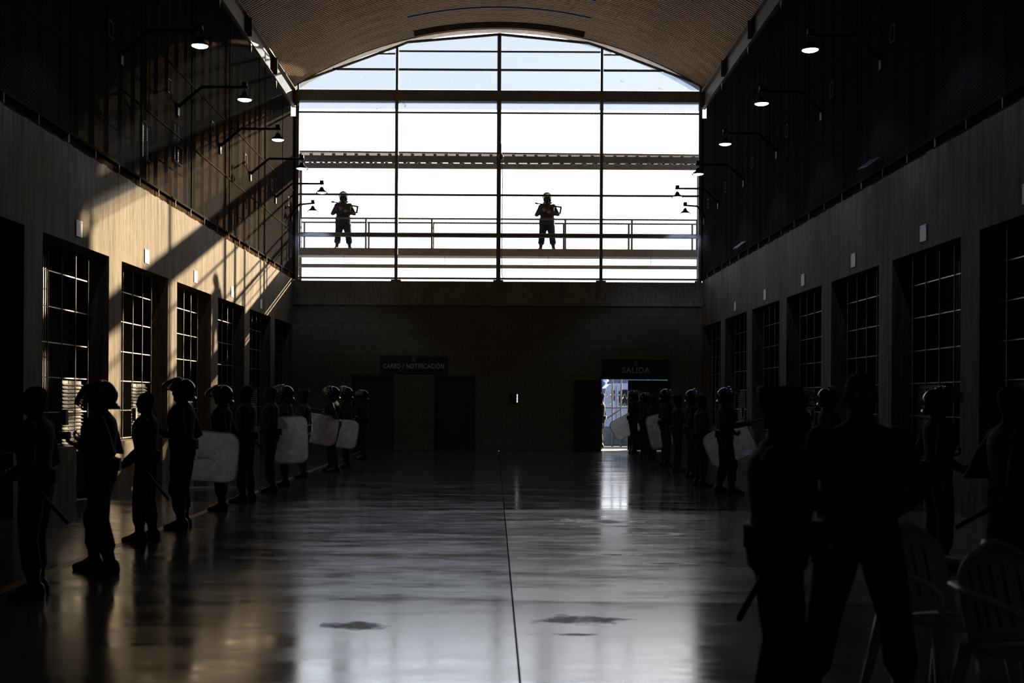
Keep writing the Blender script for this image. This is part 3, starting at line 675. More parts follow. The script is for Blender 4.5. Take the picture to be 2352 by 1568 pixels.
for x in (.9, 3.0):
    w = part('wheel', MB().lathe([(.25, -.12), (.42, -.12), (.45, -.06), (.45, .06), (.42, .12), (.25, .12)], (0, 0, 0), 22), M['rubber'], tk); w.location = (x, .14, .46); w.rotation_euler = (R(90), 0, 0)
    q = part('hub', MB().lathe([(.2, -.02), (.2, .02), (.06, .06)], (0, 0, 0), 16), M['galv'], w); q.location = (0, 0, .11)
part('chassis', MB().box(.3, 3.4, .2, 1.66, .45, .6), M['rubber'], tk)
t = thing('beacon_pole', 'white pole with a round cap behind the truck roof', 'pole', (4.86, 49.5, -0.03))
part('pole', MB().tube([(0, 0, 0), (0, 0, 2.45)], .045), M['truck'], t); part('cap', MB().lathe([(.05, 2.42), (.12, 2.46), (.12, 2.52), (.04, 2.56)]), M['truck'], t)

# ------------------------------------------------------------------ wall lamps on arms
def lamp(sgn, XW, y, arm, z, label, group, droop=0.0):
    t = thing('wall_lamp', label, 'lamp', (XW - sgn * 0.02, y, z), 0, group)
    k = -sgn
    key = ('lamp', sgn, arm, droop)
    if key not in _cache:
        d = {}
        za = 0.26
        d['wall_bracket'] = (MB().box(-.02, .02, -.06, .06, -.32, -.08).mesh('wall_bracket', M['shade']), None)
        d['arm'] = (MB().tube([(0, 0, -.14), (k * arm * .18, 0, .06), (k * arm * .36, 0, za - droop), (k * (arm + .06), 0, za)], [.035, .035, .03, .026], 8).mesh('arm', M['shade'], True), None)
        d['junction_box'] = (MB().box(k * arm - .05, k * arm + .05, -.05, .05, za + .02, za + .09).mesh('junction_box', M['shade']), None)
        d['stem'] = (MB().tube([(k * arm, 0, za), (k * arm, 0, .15)], .008, 6).mesh('stem', M['shade']), None)
        c = (k * arm, 0, 0)
        d['shade'] = (MB().lathe([(.02, .17), (.04, .16), (.055, .13), (.075, .085), (.12, .055), (.168, .0), (.165, -.004), (.115, .045), (.07, .07)], c, 24, False).mesh('shade', M['shade'], True), None)
        d['lens'] = (MB().lathe([(.135, .012), (.135, .004), (.10, -.012), (.04, -.018)], c, 24).mesh('lens', M['lens'], True), None)
        _cache[key] = d
    for nm, (me, _) in _cache[key].items(): link(nm, me, t)
    ld = bpy.data.lights.get('lamp_light')
    if ld is None:
        ld = bpy.data.lights.new('lamp_light', 'SPOT'); ld.energy = 130; ld.color = (0.5, 0.62, 1.0); ld.spot_size = R(104); ld.spot_blend = 0.5; ld.shadow_soft_size = 0.06
        # the reflector throws most light sideways (batwing), less straight down
        ld.use_nodes = True; lt = ld.node_tree; em = lt.nodes['Emission']
        c_ = lt.nodes.new('ShaderNodeTexCoord'); x_ = lt.nodes.new('ShaderNodeSeparateXYZ'); a_ = lt.nodes.new('ShaderNodeMath'); a_.operation = 'ABSOLUTE'
        r_ = lt.nodes.new('ShaderNodeMapRange'); r_.interpolation_type = 'SMOOTHSTEP'
        r_.inputs[1].default_value = 0.70; r_.inputs[2].default_value = 0.90; r_.inputs[3].default_value = 1.0; r_.inputs[4].default_value = 0.12
        lt.links.new(c_.outputs['Normal'], x_.inputs[0]); lt.links.new(x_.outputs['Z'], a_.inputs[0]); lt.links.new(a_.outputs[0], r_.inputs[0]); lt.links.new(r_.outputs[0], em.inputs['Strength'])
    link('bulb', ld, t, (k * arm, 0, -0.03))
LY = [15.8, 19.25, 22.7, 26.2, 29.45, 32.85]
nm = ['sixth', 'fifth', 'fourth', 'third', 'second', 'first']
for i, y in enumerate(LY):
    lamp(-1, XL, y, 1.33, 7.55, f'lit black lamp on a long arm, left side, {nm[i]} from the end window', 'lamps on long arms, left side')
RY = [15.9, 19.3, 22.8, 26.4, 29.9, 33.3]
for i, y in enumerate(RY):
    lamp(1, XR, y, 1.20, 7.55, f'lit black lamp on a long arm, right side, {nm[i]} from the end window', 'lamps on long arms, right side')
lamp(-1, XL, 35.45, 0.66, 7.44, 'black lamp on a short arm in the left corner of the end window', None, 0.05)
lamp(1, XR, 35.5, 0.60, 7.44, 'black lamp on a short arm in the right corner of the end window', None, 0.03)
# slanted floodlights on the right ledge
for y, lb in ((19.6, 'grey slanted floodlight on the right ledge, the nearer of two'), (29.9, 'grey slanted floodlight on the right ledge, the farther of two')):
    t = thing('floodlight', lb, 'floodlight', (XR + 0.01, y, 5.53))
    rt = Euler((0, R(-35), R(20))).to_matrix()
    part('housing', MB().obox((-.12, 0, .16), (.17, .12, .022), rt), M['galv'], t); part('rear_fins', MB().obox((-.10, 0, .19), (.12, .09, .012), rt), M['steel'], t)
    part('yoke', MB().tube([(0, -.1, 0), (-.06, -.12, .14), (-.06, .12, .14), (0, .1, 0)], .012), M['steel'], t)

# ------------------------------------------------------------------ people
def hand(mb, w, dr, nrm, curl, side):
    """palm, four curled fingers of unequal length and a thumb leaving the side of the palm"""
    w = Vector(w); d = Vector(dr).normalized(); n = Vector(nrm); n = (n - d * n.dot(d)).normalized(); s = d.cross(n) * side
    fr = Matrix((s, d, n)).transposed()
    mb.ell(w + d * .045, (.044, .056, .019), fr, 12, 8)
    for k, (off, ln) in enumerate(((-.033, .90), (-.011, 1.02), (.011, .95), (.032, .76))):
        p = w + d * .085 + s * (-off); a = 0.0; pts = [w + d * .05 + s * (-off * .8), p]
        for seg in (.042, .028, .022):
            a += R(curl); q = pts[-1] + (d * math.cos(a) + n * math.sin(a)) * seg * ln; pts.append(q)
        mb.tube(pts, [.0095, .0095, .009, .0085, .007], 7)
    b = w + d * .02 + s * .03
    t1 = b + (s * .75 + d * .6 + n * .25).normalized() * .042; t2 = t1 + (d * .9 + n * .4 + s * .1).normalized() * .03; t3 = t2 + (d * .8 + n * .6).normalized() * .022
    mb.tube([b, t1, t2, t3], [.013, .012, .010, .008], 7)

POSES = {   # elbow, wrist for the person's own right (+x) and left (-x); feet; hand curl
 'clasp':  dict(r=((.27, -.06, 1.10), (.10, .17, .98)), l=((-.27, -.06, 1.10), (-.10, .17, .98)), feet=((.12, .03, 12), (-.12, -.03, -12)), curl=40, hd=((-.8, .45, -.1), (.8, .45, -.1))),
 'low':    dict(r=((.27, -.02, 1.08), (.13, .20, .92)), l=((-.27, -.02, 1.08), (-.12, .21, .90)), feet=((.10, -.04, 8), (-.11, .05, -8)), curl=48, hd=((-.6, .6, -.4), (.6, .6, -.4))),
 'ready':  dict(r=((.27, -.12, 1.10), (.14, .17, 1.20)), l=((-.29, -.17, 1.12), (-.12, .18, 1.17)), feet=((.14, .10, 10), (-.14, -.11, -14)), curl=50, hd=((-.3, .9, .3), (.3, .9, .3))),
 'shield': dict(r=((.29, -.10, 1.10), (.24, .12, .98)), l=((-.28, -.10, 1.12), (-.13, .17, 1.10)), feet=((.12, .02, 10), (-.12, -.02, -10)), curl=60, hd=((-.1, .9, -.4), (.5, .8, .2))),
 'side':   dict(r=((.26, -.06, 1.10), (.25, .05, .86)), l=((-.26, -.06, 1.10), (-.25, .05, .86)), feet=((.11, .04, 10), (-.11, -.03, -10)), curl=28, hd=((-.05, .2, -1), (.05, .2, -1))),
 'rifle':  dict(r=((.33, .0, 1.14), (.12, .21, 1.25)), l=((-.33, .0, 1.14), (-.12, .21, 1.18)), feet=((.20, .02, 24), (-.20, -.02, -24)), curl=62, hd=((-.8, .5, .1), (.8, .5, .1))),
 'baton':  dict(r=((.28, .02, 1.12), (.22, .30, 1.16)), l=((-.27, -.08, 1.10), (-.16, .17, 1.0)), feet=((.13, .10, 8), (-.13, -.08, -14)), curl=62, hd=((-.1, 1, .1), (.6, .6, -.2))),
 'wide':   dict(r=((.29, -.04, 1.12), (.12, .17, 1.02)), l=((-.29, -.04, 1.12), (-.12, .17, 1.04)), feet=((.25, .02, 22), (-.23, -.02, -22)), curl=45, hd=((-.8, .5, .1), (.8, .5, .1))),
 'stride': dict(r=((.28, -.10, 1.11), (.16, .17, 1.10)), l=((-.28, -.04, 1.10), (-.15, .20, 1.02)), feet=((.15, -.24, 20), (-.15, .22, -8)), curl=45, hd=((-.5, .7, .1), (.5, .7, -.1))),
}
def build_body(pose, bulk=1.0, vox=0.0095, hood=False):
    P_ = POSES[pose]; mb = MB()
    def ring(z, rx, ry, oy=0.0, n=24, ox=0.0): return [(ox + rx * math.cos(2 * math.pi * j / n), oy + ry * math.sin(2 * math.pi * j / n), z) for j in range(n)]
    B = bulk
    mb.rings([ring(z, rx * B, ry * B, oy) for z, rx, ry, oy in ((.78, .13, .09, -.01), (.84, .172, .125, -.015), (.92, .180, .135, -.015), (1.0, .165, .125, -.005), (1.06, .165, .125, 0), (1.12, .17, .13, .005),
              (1.22, .19, .145, .01), (1.32, .205, .148, .005), (1.39, .195, .128, -.005), (1.43, .15, .095, -.012), (1.455, .10, .075, -.015), (1.475, .066, .066, -.01))])
    mb.rings([ring(z, .06, .062, oy) for z, oy in ((1.42, -.015), (1.50, -.004), (1.56, .0))])
    mb.rings([ring(z, rx, ry, oy) for z, rx, ry, oy in ((1.484, .028, .03, .055), (1.495, .046, .056, .036), (1.52, .059, .080, .018), (1.555, .067, .090, .010), (1.59, .072, .095, .005), (1.62, .0745, .098, .0),
              (1.65, .075, .099, -.003), (1.68, .069, .090, -.006), (1.705, .052, .066, -.008), (1.722, .022, .03, -.008))])
    mb.ell((0, .103, 1.583), (.015, .021, .026)); mb.ell((0, .098, 1.607), (.010, .012, .022)); mb.ell((0, .093, 1.628), (.046, .014, .009))
    mb.ell((0, .096, 1.545), (.024, .010, .008)); mb.ell((0, .088, 1.508), (.024, .018, .014))
    for s in (-1, 1): mb.ell((s * .077, -.006, 1.592), (.010, .020, .032)); mb.ell((s * .045, .085, 1.578), (.02, .014, .014))
    # arms
    for s, key in ((1, 'r'), (-1, 'l')):
        e, w = (Vector(v) for v in P_[key]); sh = Vector((s * .185, -.01, 1.375))
        mb.ell(sh, (.078 * B, .078 * B, .075 * B)); mid = (sh + e) / 2; m2 = e.lerp(w, .45)
        mb.tube([sh + Vector((-s * .05, 0, .01)), sh.lerp(e, .15), mid, e, m2, w.lerp(m2, .1), w], [.066 * B, .068 * B, .060 * B, .052 * B, .050 * B, .040, .033], 14)
        hd = Vector(P_['hd'][0 if s > 0 else 1]); nr = Vector((-s, .1, .2)) if abs(hd.x) < .3 else Vector((0, -.8, .6))
        hand(mb, w, hd, nr, P_['curl'], s)
    # legs, bloused trousers, boots
    for i, s in enumerate((1, -1)):
        fx, fy, yaw = P_['feet'][i]; hip = Vector((s * .095, -.01, .86)); ank = Vector((fx, fy - .02, .10)); knee = hip.lerp(ank, .50) + Vector((s * .008, .035, 0))
        th = hip.lerp(knee, .45); cf = knee.lerp(ank, .35); bl = knee.lerp(ank, .62); bl2 = knee.lerp(ank, .74)
        mb.tube([hip + Vector((0, 0, .07)), hip, th, knee, cf, bl, bl2], [.098 * B, .102 * B, .096 * B, .076 * B, .077 * B, .078 * B, .062], 16)
        mb.tube([knee.lerp(ank, .6), knee.lerp(ank, .85), ank, ank + Vector((0, 0, -.06))], [.060, .055, .053, .05], 14)
        rot = Matrix.Rotation(R(-yaw), 3, 'Z')
        def fp(x, y, z): return ank + rot @ Vector((x, y, z - ank.z))
        def fring(y, w, h, zb=.0): return [fp(w * math.cos(2 * math.pi * j / 16), y, zb + max(h * (.5 + .5 * math.sin(2 * math.pi * j / 16)), .0)) for j in range(16)]
        mb.rings([fring(-.085, .026, .07), fring(-.07, .040, .12), (fring(-.02, .045, .15)), fring(.05, .044, .125), fring(.11, .047, .085), fring(.165, .044, .068), fring(.195, .030, .055), fring(.205, .014, .035, .008)])
        mb.obox(fp(0, .055, .013), (.046, .135, .013), rot)
    o = link('tmp', mb.mesh('tmp', M['cloth']))
    md = o.modifiers.new('r', 'REMESH'); md.mode = 'VOXEL'; md.voxel_size = vox
    sm = o.modifiers.new('s', 'SMOOTH'); sm.factor = .5; sm.iterations = 2
    me = bpy.data.meshes.new_from_object(o.evaluated_get(bpy.context.evaluated_depsgraph_get()))
    bpy.data.objects.remove(o)
    me.name = 'body'; me.materials.clear()
    for k in ('cloth', 'boot', 'hood' if hood else 'skin', 'skin'): me.materials.append(M[k])
    hands = []
    for i, key in enumerate(('r', 'l')):
        w = Vector(P_[key][1]); d = Vector(P_['hd'][i]).normalized(); hands.append((w, d))
    idx = []
    for p in me.polygons:
        c = p.center; k = 0
        if c.z < .24: k = 1
        elif c.z > 1.472: k = 2
        else:
            for w, d in hands:
                r = c - w
                if r.length < .2 and r.dot(d) > .004 and (r - d * r.dot(d)).length < .075 and r.dot(d) < .19: k = 3
        idx.append(k)
    me.polygons.foreach_set('material_index', idx); me.polygons.foreach_set('use_smooth', [True] * len(me.polygons))
    return me
_bodies = {}
def body(pose, bulk=1.0, hood=False, vox=0.0095):
    k = (pose, bulk, hood)
    if k not in _bodies: _bodies[k] = build_body(pose, bulk, vox, hood)
    return _bodies[k]

def helmet_mesh():
    mb = MB(); n = 32; c = Vector((0, -.008, 1.622))
    def low(az):   # az = 0 front
        t = (1 - math.cos(az)) / 2
        return R(8) - R(52) * min(1, t * 1.5)
    def shell(k):
        rings = []
        for i in range(11):
            rr = []
            for j in range(n):
                az = 2 * math.pi * j / n; lo = low(az); el = R(88) + (lo - R(88)) * i / 10
                rr.append(c + Vector((k * .128 * math.cos(el) * math.sin(az), k * .152 * math.cos(el) * math.cos(az), k * .140 * math.sin(el))))
            rings.append(rr)
        return rings
    a, b = shell(1.0), shell(.90)
    mb.rings([b[i] for i in range(10, -1, -1)][:10] + [] , cap=False) if False else None
    mb.rings(list(reversed(b)) [:0] + a + [b[10], b[8], b[5], b[2], b[0]], cap=False)
    mb.add([c + Vector((0, 0, .141))] + a[0], [(0, 1 + j, 1 + (j + 1) % n) for j in range(n)])
    return mb.mesh('helmet', M['helmet'], True)
HELM = helmet_mesh()
def neck_guard():
    mb = MB(); rings = []
    for i in range(13):
        az = R(100) + R(160) * i / 12
        p = lambda r, z: (r * 1.0 * math.sin(az), r * 1.18 * math.cos(az) - .008, z)
        rings.append([p(.118, 1.55), p(.128, 1.55), p(.150, 1.497), p(.140, 1.492)])
    return mb.rings(rings).mesh('neck_guard', M['helmet'], True)
NECK = neck_guard()
BAND = MB().rings([[(.131 * math.sin(a), .156 * math.cos(a) - .008, z) for a in [R(-95) + R(190) * i / 20 for i in range(21)]] for z in (1.640, 1.652)], cap=False, closed=False).mesh('visor_band', M['gear'])
def visor_mesh():
    mb = MB(); n = 18
    outer, inner = [], []
    for (z, r) in ((.045, .142), (.0, .158), (-.06, .166), (-.12, .166), (-.165, .158)):
        lim = R(84) if z > -.1 else R(70)
        outer.append([(r * .92 * math.sin(-lim + 2 * lim * i / n), r * 1.06 * math.cos(-lim + 2 * lim * i / n), z) for i in range(n + 1)])
        inner.append([((r - .004) * .92 * math.sin(-lim + 2 * lim * i / n), (r - .004) * 1.06 * math.cos(-lim + 2 * lim * i / n), z) for i in range(n + 1)])
    ring = [o + list(reversed(i)) for o, i in zip(outer, inner)]
    return mb.rings(ring).mesh('visor', M['visor'], True)
VIS = visor_mesh()
def cap_mesh():
    mb = MB(); n = 24
    def rg(z, rx, ry, oy=-.005): return [(rx * math.cos(2 * math.pi * j / n), oy + ry * math.sin(2 * math.pi * j / n), z) for j in range(n)]
    mb.rings([rg(1.645, .086, .108), rg(1.70, .092, .113), rg(1.745, .098, .118), rg(1.752, .085, .10)])
    return mb.mesh('cap', M['gear'], True)
CAP = cap_mesh()
BRIM = MB().rings([[(.08 * math.sin(a), .085 + r * math.cos(a), z) for a in [R(-80) + R(160) * i / 12 for i in range(13)]] + [(.08 * math.sin(a), .085 + r * math.cos(a), z + .006) for a in [R(80) - R(160) * i / 12 for i in range(13)]] for r, z in ((.0, 1.662), (.075, 1.648))]).mesh('brim', M['gear'], True)
EYES = MB().ell((.031, .087, 1.606), (.013, .012, .012)).ell((-.031, .087, 1.606), (.013, .012, .012)).mesh('eyes', M['eye'], True)
def belt_mesh(B):
    n = 28; rg = lambda z, k: [((.167 * B + k) * math.cos(2 * math.pi * j / n), -.005 + (.128 * B + k) * math.sin(2 * math.pi * j / n), z) for j in range(n)]
    return MB().rings([rg(1.0, .004), rg(1.0, .016), rg(1.05, .016), rg(1.05, .004)], cap=False).mesh('belt', M['gear'], True)
BELTS = {}
HOLSTER = MB().rings([[(.195 + dx, y, z) for dx, y in ((0, -.05), (.05, -.04), (.05, .04), (0, .05))] for z in (.76, .80, .97)]).mesh('holster', M['gear'])
POUCH = MB().rings([[(x, -.135 - dy, z) for x, dy in ((-.05, 0), (-.045, .05), (.045, .05), (.05, 0))] for z in (.93, .95, 1.03, 1.045)]).mesh('pouch', M['gear'])
KNEE = MB().ell((0, .055, 0), (.072, .05, .11), None, 14, 8).mesh('knee_pad', M['gear'], True)
RADIO = MB().box(-.17, -.11, .13, .175, 1.22, 1.34).mesh('radio', M['gear'])
ANT = MB().tube([(-.16, .155, 1.33), (-.175, .155, 1.53)], .006, 6).mesh('antenna', M['gear'])

def person(x, y, rz, pose, top, head, label, group=None, bulk=1.0, z=0.0, visor=48, extras=(), hood=True, vox=.0095):
    """top: height of helmet, cap or crown above what the person stands on"""
    base = {'helmet': 1.762, 'cap': 1.752, 'bare': 1.722}[head]
    s = top / base
    p = link('person', body(pose, bulk, hood, vox), None, (x, y, z), (0, 0, R(rz))); p.scale = (s, s, s)
    p['label'] = label; p['category'] = 'person'
    if group: p['group'] = group
    link('eyes', EYES, p)
    if bulk not in BELTS: BELTS[bulk] = belt_mesh(bulk)
    link('belt', BELTS[bulk], p); link('holster', HOLSTER, p); link('pouch', POUCH, p)
    if head == 'helmet':
        h = link('helmet', HELM, p); link('neck_guard', NECK, h)
        if visor is not None: link('visor', VIS, h, (0, .005, 1.625), (R(visor), 0, 0))
    elif head == 'cap':
        c = link('cap', CAP, p); link('brim', BRIM, c)
    f = POSES[pose]['feet']
    if 'knee' in extras:
        for i, sd in enumerate((1, -1)):
            hip = Vector((sd * .095, -.01, .86)); ank = Vector((f[i][0], f[i][1] - .02, .10)); k = hip.lerp(ank, .5) + Vector((sd * .008, .035, 0))
            link('knee_pad', KNEE, p, k)
    if 'radio' in extras: link('radio', RADIO, p); link('antenna', ANT, p)
    return p
def at(p, v):   # a point in a person's own frame, in the world
    return Matrix.Translation(p.location) @ p.rotation_euler.to_matrix().to_4x4() @ Matrix.Diagonal((p.scale.x,) * 3 + (1,)) @ Vector(v)

_baton = None
def baton(a, b, label):
    global _baton
    a, b = Vector(a), Vector(b); d = b - a; t = thing('baton', label, 'baton', a)
    t.rotation_euler = d.to_track_quat('Z', 'Y').to_euler(); L = d.length
    part('stick', MB().lathe([(.010, 0), (.016, .01), (.016, L - .01), (.011, L)], (0, 0, 0), 12), M['rubber'], t, True)
    part('grip', MB().lathe([(.018, .015), (.020, .03), (.020, .15), (.017, .16)], (0, 0, 0), 12), M['gear'], t, True)
    part('pommel', MB().lathe([(.012, -.012), (.022, -.004), (.022, .012), (.017, .016)], (0, 0, 0), 12), M['gear'], t, True)
def rr_outline(w, h, r, n=7):
    pts = []
    for cx, cz, a0 in ((w - r, h - r, 0), (-w + r, h - r, 90), (-w + r, -h + r, 180), (w - r, -h + r, 270)):
        pts += [(cx + r * math.cos(R(a0 + 90 * i / n)), cz + r * math.sin(R(a0 + 90 * i / n))) for i in range(n + 1)]
    return pts
SHD = {}
def shield(c, rz, tilt, label, w=.42, h=.315):
    t = thing('riot_shield', label, 'shield', c); t.rotation_euler = Euler((0, R(tilt), R(rz)), 'XYZ')
    if not SHD:
        ol = rr_outline(w, h, .15); cv = lambda x: -.35 * x * x
        mb = MB(); rings = []
        for k in (.02, .25, .5, .75, .9, 1.0): rings.append([(x * k, cv(x * k), z * k) for x, z in ol])
        for k in (1.0, .9, .75, .5, .25, .02): rings.append([(x * k, cv(x * k) + .005, z * k) for x, z in ol])
        SHD['panel'] = mb.rings(rings).mesh('panel', M['shield'], True)
        SHD['edge'] = MB().tube([(x, cv(x) + .002, z) for x, z in ol + ol[:1]], .007, 6, False).mesh('edge', M['shield_edge'], True)
        SHD['handle'] = MB().tube([(-.07, .01, .0), (-.07, .06, .0), (.07, .06, .0), (.07, .01, .0)], .009, 8).mesh('handle', M['rubber'], True)
        SHD['bolt'] = MB().ell((0, -.004, 0), (.010, .006, .010), None, 10, 6).mesh('bolt', M['bar'], True)
    for k in ('panel', 'edge', 'handle'): link(k, SHD[k], t)
    for bx in (-.12, .12):
        for bz in (-.045, .045): link('bolt', SHD['bolt'], t, (bx, -.35 * bx * bx, bz))
    return t

GL, GR = 'guards in the row facing the left cells', 'guards in the row facing the right cells'
FL = 90      # facing left
L1 = person(-3.69, 9.15, FL, 'clasp', 1.69, 'bare', 'person in dark uniform without helmet standing nearest in the left row, baton behind the hip', GL)
L2 = person(-3.62, 10.45, FL + 6, 'ready', 1.765, 'helmet', 'person in a helmet with lowered clear visor and bent arms, second in the left row', GL, 1.08, visor=26, extras=('knee',))
L3 = person(-3.90, 12.75, FL, 'low', 1.665, 'bare', 'bareheaded hooded person with a baton behind, between two helmeted guards in the left row', GL)
L4 = person(-3.84, 14.0, FL - 4, 'shield', 1.846, 'helmet', 'tall helmeted person with raised visor holding a large clear shield in the left row', GL, 1.05, visor=62, extras=('knee',))
L5 = person(-3.90, 16.3, FL, 'shield', 1.795, 'helmet', 'helmeted person with raised visor standing just behind the largest clear shield on the left', GL, visor=50)
L6 = person(-3.83, 17.6, FL, 'low', 1.80, 'bare', 'bareheaded person in dark uniform with both boots visible, sixth in the left row', GL)
L7b = person(-3.85, 19.6, FL + 5, 'clasp', 1.80, 'bare', 'bareheaded person with a baton, standing before the upright shield in the left row', GL)
L7 = person(-3.84, 20.9, FL, 'shield', 1.845, 'helmet', 'helmeted person with steep raised visor behind the upright clear shield in the left row', GL, visor=70)
L8 = person(-3.89, 23.2, FL - 8, 'clasp', 1.785, 'cap', 'person in a cap with sunlight along the back in the left row', GL, 1.02)
L8.data.materials[0] = M['cloth_sunrim']
L9 = person(-3.545, 24.95, FL - 10, 'ready', 1.88, 'helmet', 'helmeted person with a glinting raised visor before the wide shield near the left end', GL, 1.05, visor=58)
L10 = person(-3.46, 26.6, FL, 'clasp', 1.885, 'helmet', 'helmeted person half hidden behind the wide shield near the left end', GL, visor=75)
L11 = person(-3.48, 30.2, FL, 'clasp', 1.85, 'helmet', 'farthest helmeted person of the left row, in front of the dark left door', GL, visor=60)
FR = -90
R8 = person(4.02, 19.7, FR - 4, 'baton', 1.84, 'helmet', 'helmeted person holding a baton forward with a tilted shield in the right row', GR, 1.02, visor=66, extras=('knee',))
R7 = person(3.90, 21.4, FR, 'clasp', 1.71, 'cap', 'person in a flat cap just behind the helmeted baton holder in the right row', GR)
R6 = person(4.10, 23.5, FR, 'shield', 1.835, 'helmet', 'helmeted person with level raised visor between two capped guards in the right row', GR, visor=72)
R5 = person(4.18, 25.9, FR, 'low', 1.73, 'cap', 'person in a flat cap right of the small upright shield in the right row', GR)
R4 = person(4.20, 27.8, FR, 'shield', 1.895, 'helmet', 'helmeted person with drooping visor holding the small upright shield in the right row', GR, visor=40)
R3 = person(4.23, 30.4, FR, 'clasp', 1.75, 'cap', 'person in a flat cap behind the small upright shield, near the exit door', GR)
R2 = person(4.24, 32.0, FR, 'clasp', 1.84, 'helmet', 'helmeted person with pale visor, second from the exit door', GR, visor=45)
R1 = person(4.18, 34.1, FR, 'shield', 1.93, 'helmet', 'helmeted person with the beige shield standing closest to the exit door', GR, visor=52)
R0 = person(3.60, 38.4, 70, 'clasp', 1.82, 'cap', 'person standing outside the exit door against the left door edge, rim lit by sun')
M0 = person(4.72, 17.5, FR, 'clasp', 1.79, 'helmet', 'helmeted person mostly hidden behind the nearest standing guard on the right', GR, visor=52)
M1 = person(4.65, 15.8, FR, 'clasp', 1.80, 'helmet', 'helmeted person seen between the two nearest guards on the right', GR, visor=72)
M3 = person(4.30, 11.0, FR, 'shield', 1.745, 'helmet', 'helmeted person with raised visor standing behind the white plastic chairs', GR, visor=66)
N1 = person(1.40, 5.55, FR - 12, 'low', 1.675, 'cap', 'nearest person on the right, dark uniform and flat cap with baton at the hip', GR, 1.2, vox=.008)
N2 = person(1.885, 5.85, 172, 'wide', 1.75, 'bare', 'near person with legs apart and a radio aerial, left of the plastic chairs', GR, 1.1, extras=('radio',), vox=.008)
N3 = person(3.42, 7.5, FR, 'ready', 1.71, 'bare', 'bareheaded person at the right picture edge behind the plastic chairs', GR, 1.05)
# guards on the walkway, facing into the hall
W1 = person(-4.98, 37.35, 184, 'rifle', 1.86, 'helmet', 'guard with a rifle on the walkway outside the left half of the window', 'guards on the walkway', 1.3, z=6.48, visor=100, extras=('knee',))
W2 = person(1.71, 37.35, 172, 'rifle', 1.86, 'helmet', 'guard with a rifle on the walkway just right of the middle mullion', 'guards on the walkway', 1.3, z=6.48, visor=100, extras=('knee',))

def rifle(p, label):
    t = thing('rifle', label, 'rifle', at(p, (-.05, .25, 1.37))); t.rotation_euler = Euler((0, R(-9), p.rotation_euler.z), 'XYZ')
    # local +x is the guard's right, the muzzle side
    part('barrel', MB().tube([(.05, 0, .03), (.40, 0, .03)], .017, 8), M['gun'], t); part('muzzle', MB().tube([(.35, 0, .03), (.44, 0, .03)], .026, 8), M['gun'], t)
    part('front_sight', MB().box(.385, .395, -.004, .004, .03, .085), M['gun'], t)
    part('handguard', MB().box(.05, .24, -.024, .024, -.01, .045), M['gear'], t)
    part('receiver', MB().box(-.22, .06, -.022, .022, -.03, .05), M['gun'], t)
    part('magazine', MB().rings([[(x, y, z) for x, y in ((a, -.013), (a + .06, -.013), (a + .06, .013), (a, .013))] for a, z in ((-.06, -.03), (-.04, -.12), (-.005, -.20))]), M['gun'], t)
    part('pistol_grip', MB().rings([[(x, y, z) for x, y in ((a, -.015), (a + .045, -.015), (a + .045, .015), (a, .015))] for a, z in ((-.19, -.03), (-.22, -.13))]), M['gear'], t)
    for nm_, q in (('stock_bar', ((-.42, -.20), (-.005, .04))), ('stock_bar', ((-.42, -.28), (-.20, -.165))), ('butt_plate', ((-.455, -.40), (-.20, .04)))):
        part(nm_, MB().box(q[0][0], q[0][1], -.018, .018, q[1][0], q[1][1]), M['gun'], t)
rifle(W1, 'rifle held across the chest by the left walkway guard'); rifle(W2, 'rifle held across the chest by the right walkway guard')

# batons
baton(at(L1, (-.20, -.02, .98)), at(L1, (-.22, -.36, .62)), 'black baton hanging behind the hip of the nearest guard on the left')
baton(at(L3, (-.20, -.04, .84)), at(L3, (-.22, -.33, .50)), 'black baton hanging behind the bareheaded guard beside the largest shield')
baton(at(L7b, (.20, .30, .86)), at(L7b, (.20, .05, .55)), 'black baton hanging low before the upright shield on the left')
baton(at(R8, (.20, .34, 1.17)), at(R8, (.16, .72, 1.30)), 'black baton pointed forward by the helmeted guard in the right row')
baton(at(N1, (.20, .02, 1.02)), at(N1, (.18, -.21, .58)), 'black baton at the hip of the nearest person on the right')
baton(at(N3, (.20, -.14, .98)), at(N3, (.20, -.46, .80)), 'black baton at the hip of the person at the right picture edge')
baton(at(L9, (-.05, .20, 1.26)), at(L9, (-.10, .55, 1.32)), 'black baton held up by the helmeted guard near the left end')
# handheld device
t = thing('handheld_radio', 'small dark radio held out by the second helmeted guard on the left', 'radio', at(L2, (-.10, .30, 1.24)), R(FL))
part('case', MB().box(-.03, .03, -.06, .06, -.02, .05), M['gear'], t); part('antenna', MB().tube([(0, .05, .05), (0, .05, .13)], .006, 6), M['rubber'], t)

# shields
shield((-3.66, 14.42, .865), 8, 4, 'largest clear riot shield, beside the tall helmeted guard on the left')
s = shield((-3.68, 20.55, .86), 16, 88, 'upright clear riot shield standing edge on in the middle of the left row')
shield((-3.45, 25.35, .84), 4, 8, 'wide clear riot shield with a warm top edge near the left end')
shield((-3.80, 24.55, .95), 14, 10, 'dim clear riot shield between the capped guard and the next helmeted guard')
shield((4.17, 20.15, .83), -6, -24, 'tilted clear riot shield behind the helmeted baton holder on the right')
shield((4.12, 28.25, .84), -30, 76, 'small upright clear riot shield in the middle of the right row')
shield((3.96, 34.35, .82), -20, -28, 'beige tinted riot shield in front of the open exit door')

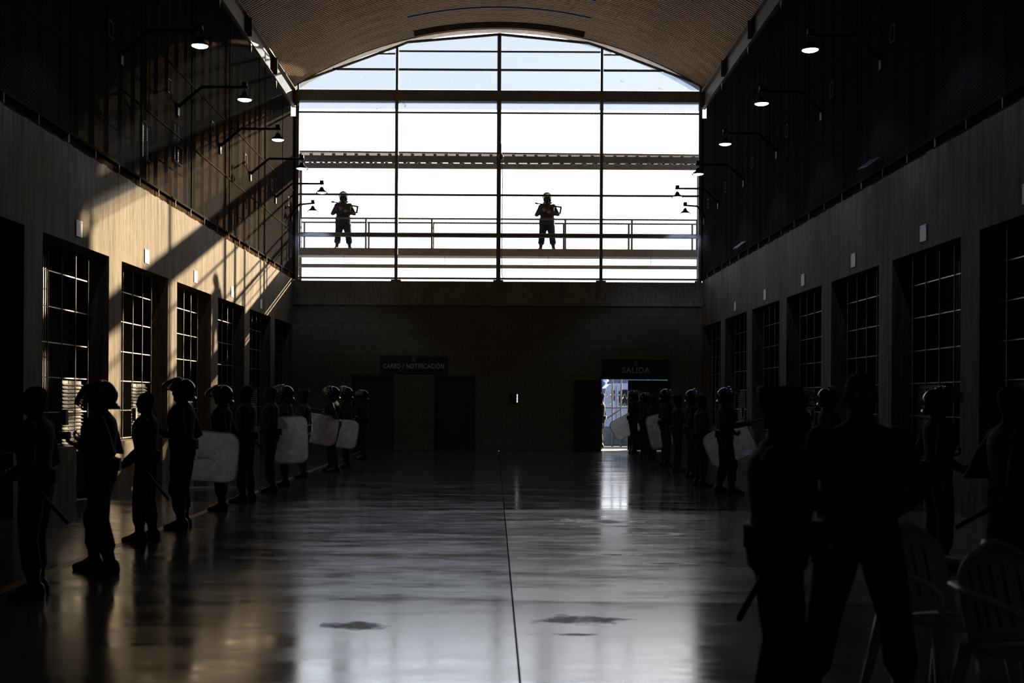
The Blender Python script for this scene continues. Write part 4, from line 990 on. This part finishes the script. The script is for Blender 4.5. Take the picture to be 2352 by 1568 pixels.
# ------------------------------------------------------------------ plastic armchairs
def chair(x, y, rz, sc, label):
    t = thing('plastic_chair', label, 'chair', (x, y, 0), R(rz), 'white plastic armchairs'); t.scale = (sc, sc, sc)
    # faces local -y
    def patch(fn, nu, nv, th):
        a = [[fn(u / nu, v / nv, 0) for u in range(nu + 1)] for v in range(nv + 1)]; b = [[fn(u / nu, v / nv, th) for u in range(nu + 1)] for v in range(nv + 1)]
        return MB().rings([p + list(reversed(q)) for p, q in zip(a, b)])
    part('seat', patch(lambda u, v, h: (-.22 + .44 * u, -.22 + .44 * v, .43 - h - .03 * math.sin(math.pi * u) * (1 - v) - .02 * v), 10, 10, .012), M['plastic'], t, True)
    def back(u, v, h):
        w = .235 * (1 - .95 * max(0, (v - .55) / .45) ** 2.6) ; a = (u - .5) * 2
        return (a * w, .20 + .13 * v - .07 * a * a + h, .42 + .47 * v - .0 * a)
    part('backrest', patch(back, 14, 14, .012), M['plastic'], t, True)
    rim = [back(0, v / 14, .006) for v in range(15)] + [back(1, v / 14, .006) for v in range(14, -1, -1)]
    part('back_rim', MB().tube(rim, .014, 8), M['plastic'], t, True)
    for k in range(-2, 3):
        part('back_slot', patch(lambda u, v, h, k=k: (k * .07 + (u - .5) * .012, back(.5 + k * .15, .15 + .6 * v, 0)[1] - .004 + h * .3, .42 + .47 * (.15 + .6 * v)), 2, 8, .01), M['rubber'], t)
    for s_ in (-1, 1):
        part('arm', MB().tube([(s_ * .24, .26, .70), (s_ * .275, .14, .685), (s_ * .285, -.05, .665), (s_ * .28, -.20, .645), (s_ * .265, -.26, .60), (s_ * .255, -.265, .43)], [.028, .03, .03, .028, .022, .02], 10, True, .5), M['plastic'], t, True)
        part('leg', MB().tube([(s_ * .22, -.20, .42), (s_ * .265, -.27, .0)], [.034, .022], 8), M['plastic'], t, True)
        part('leg', MB().tube([(s_ * .21, .20, .42), (s_ * .25, .30, .0)], [.034, .022], 8), M['plastic'], t, True)
chair(2.42, 6.15, 24, 1.03, 'white plastic armchair beside the near standing guard, the farther of two')
chair(2.55, 5.35, 18, 1.03, 'white plastic armchair cut by the right picture edge, the nearer of two')
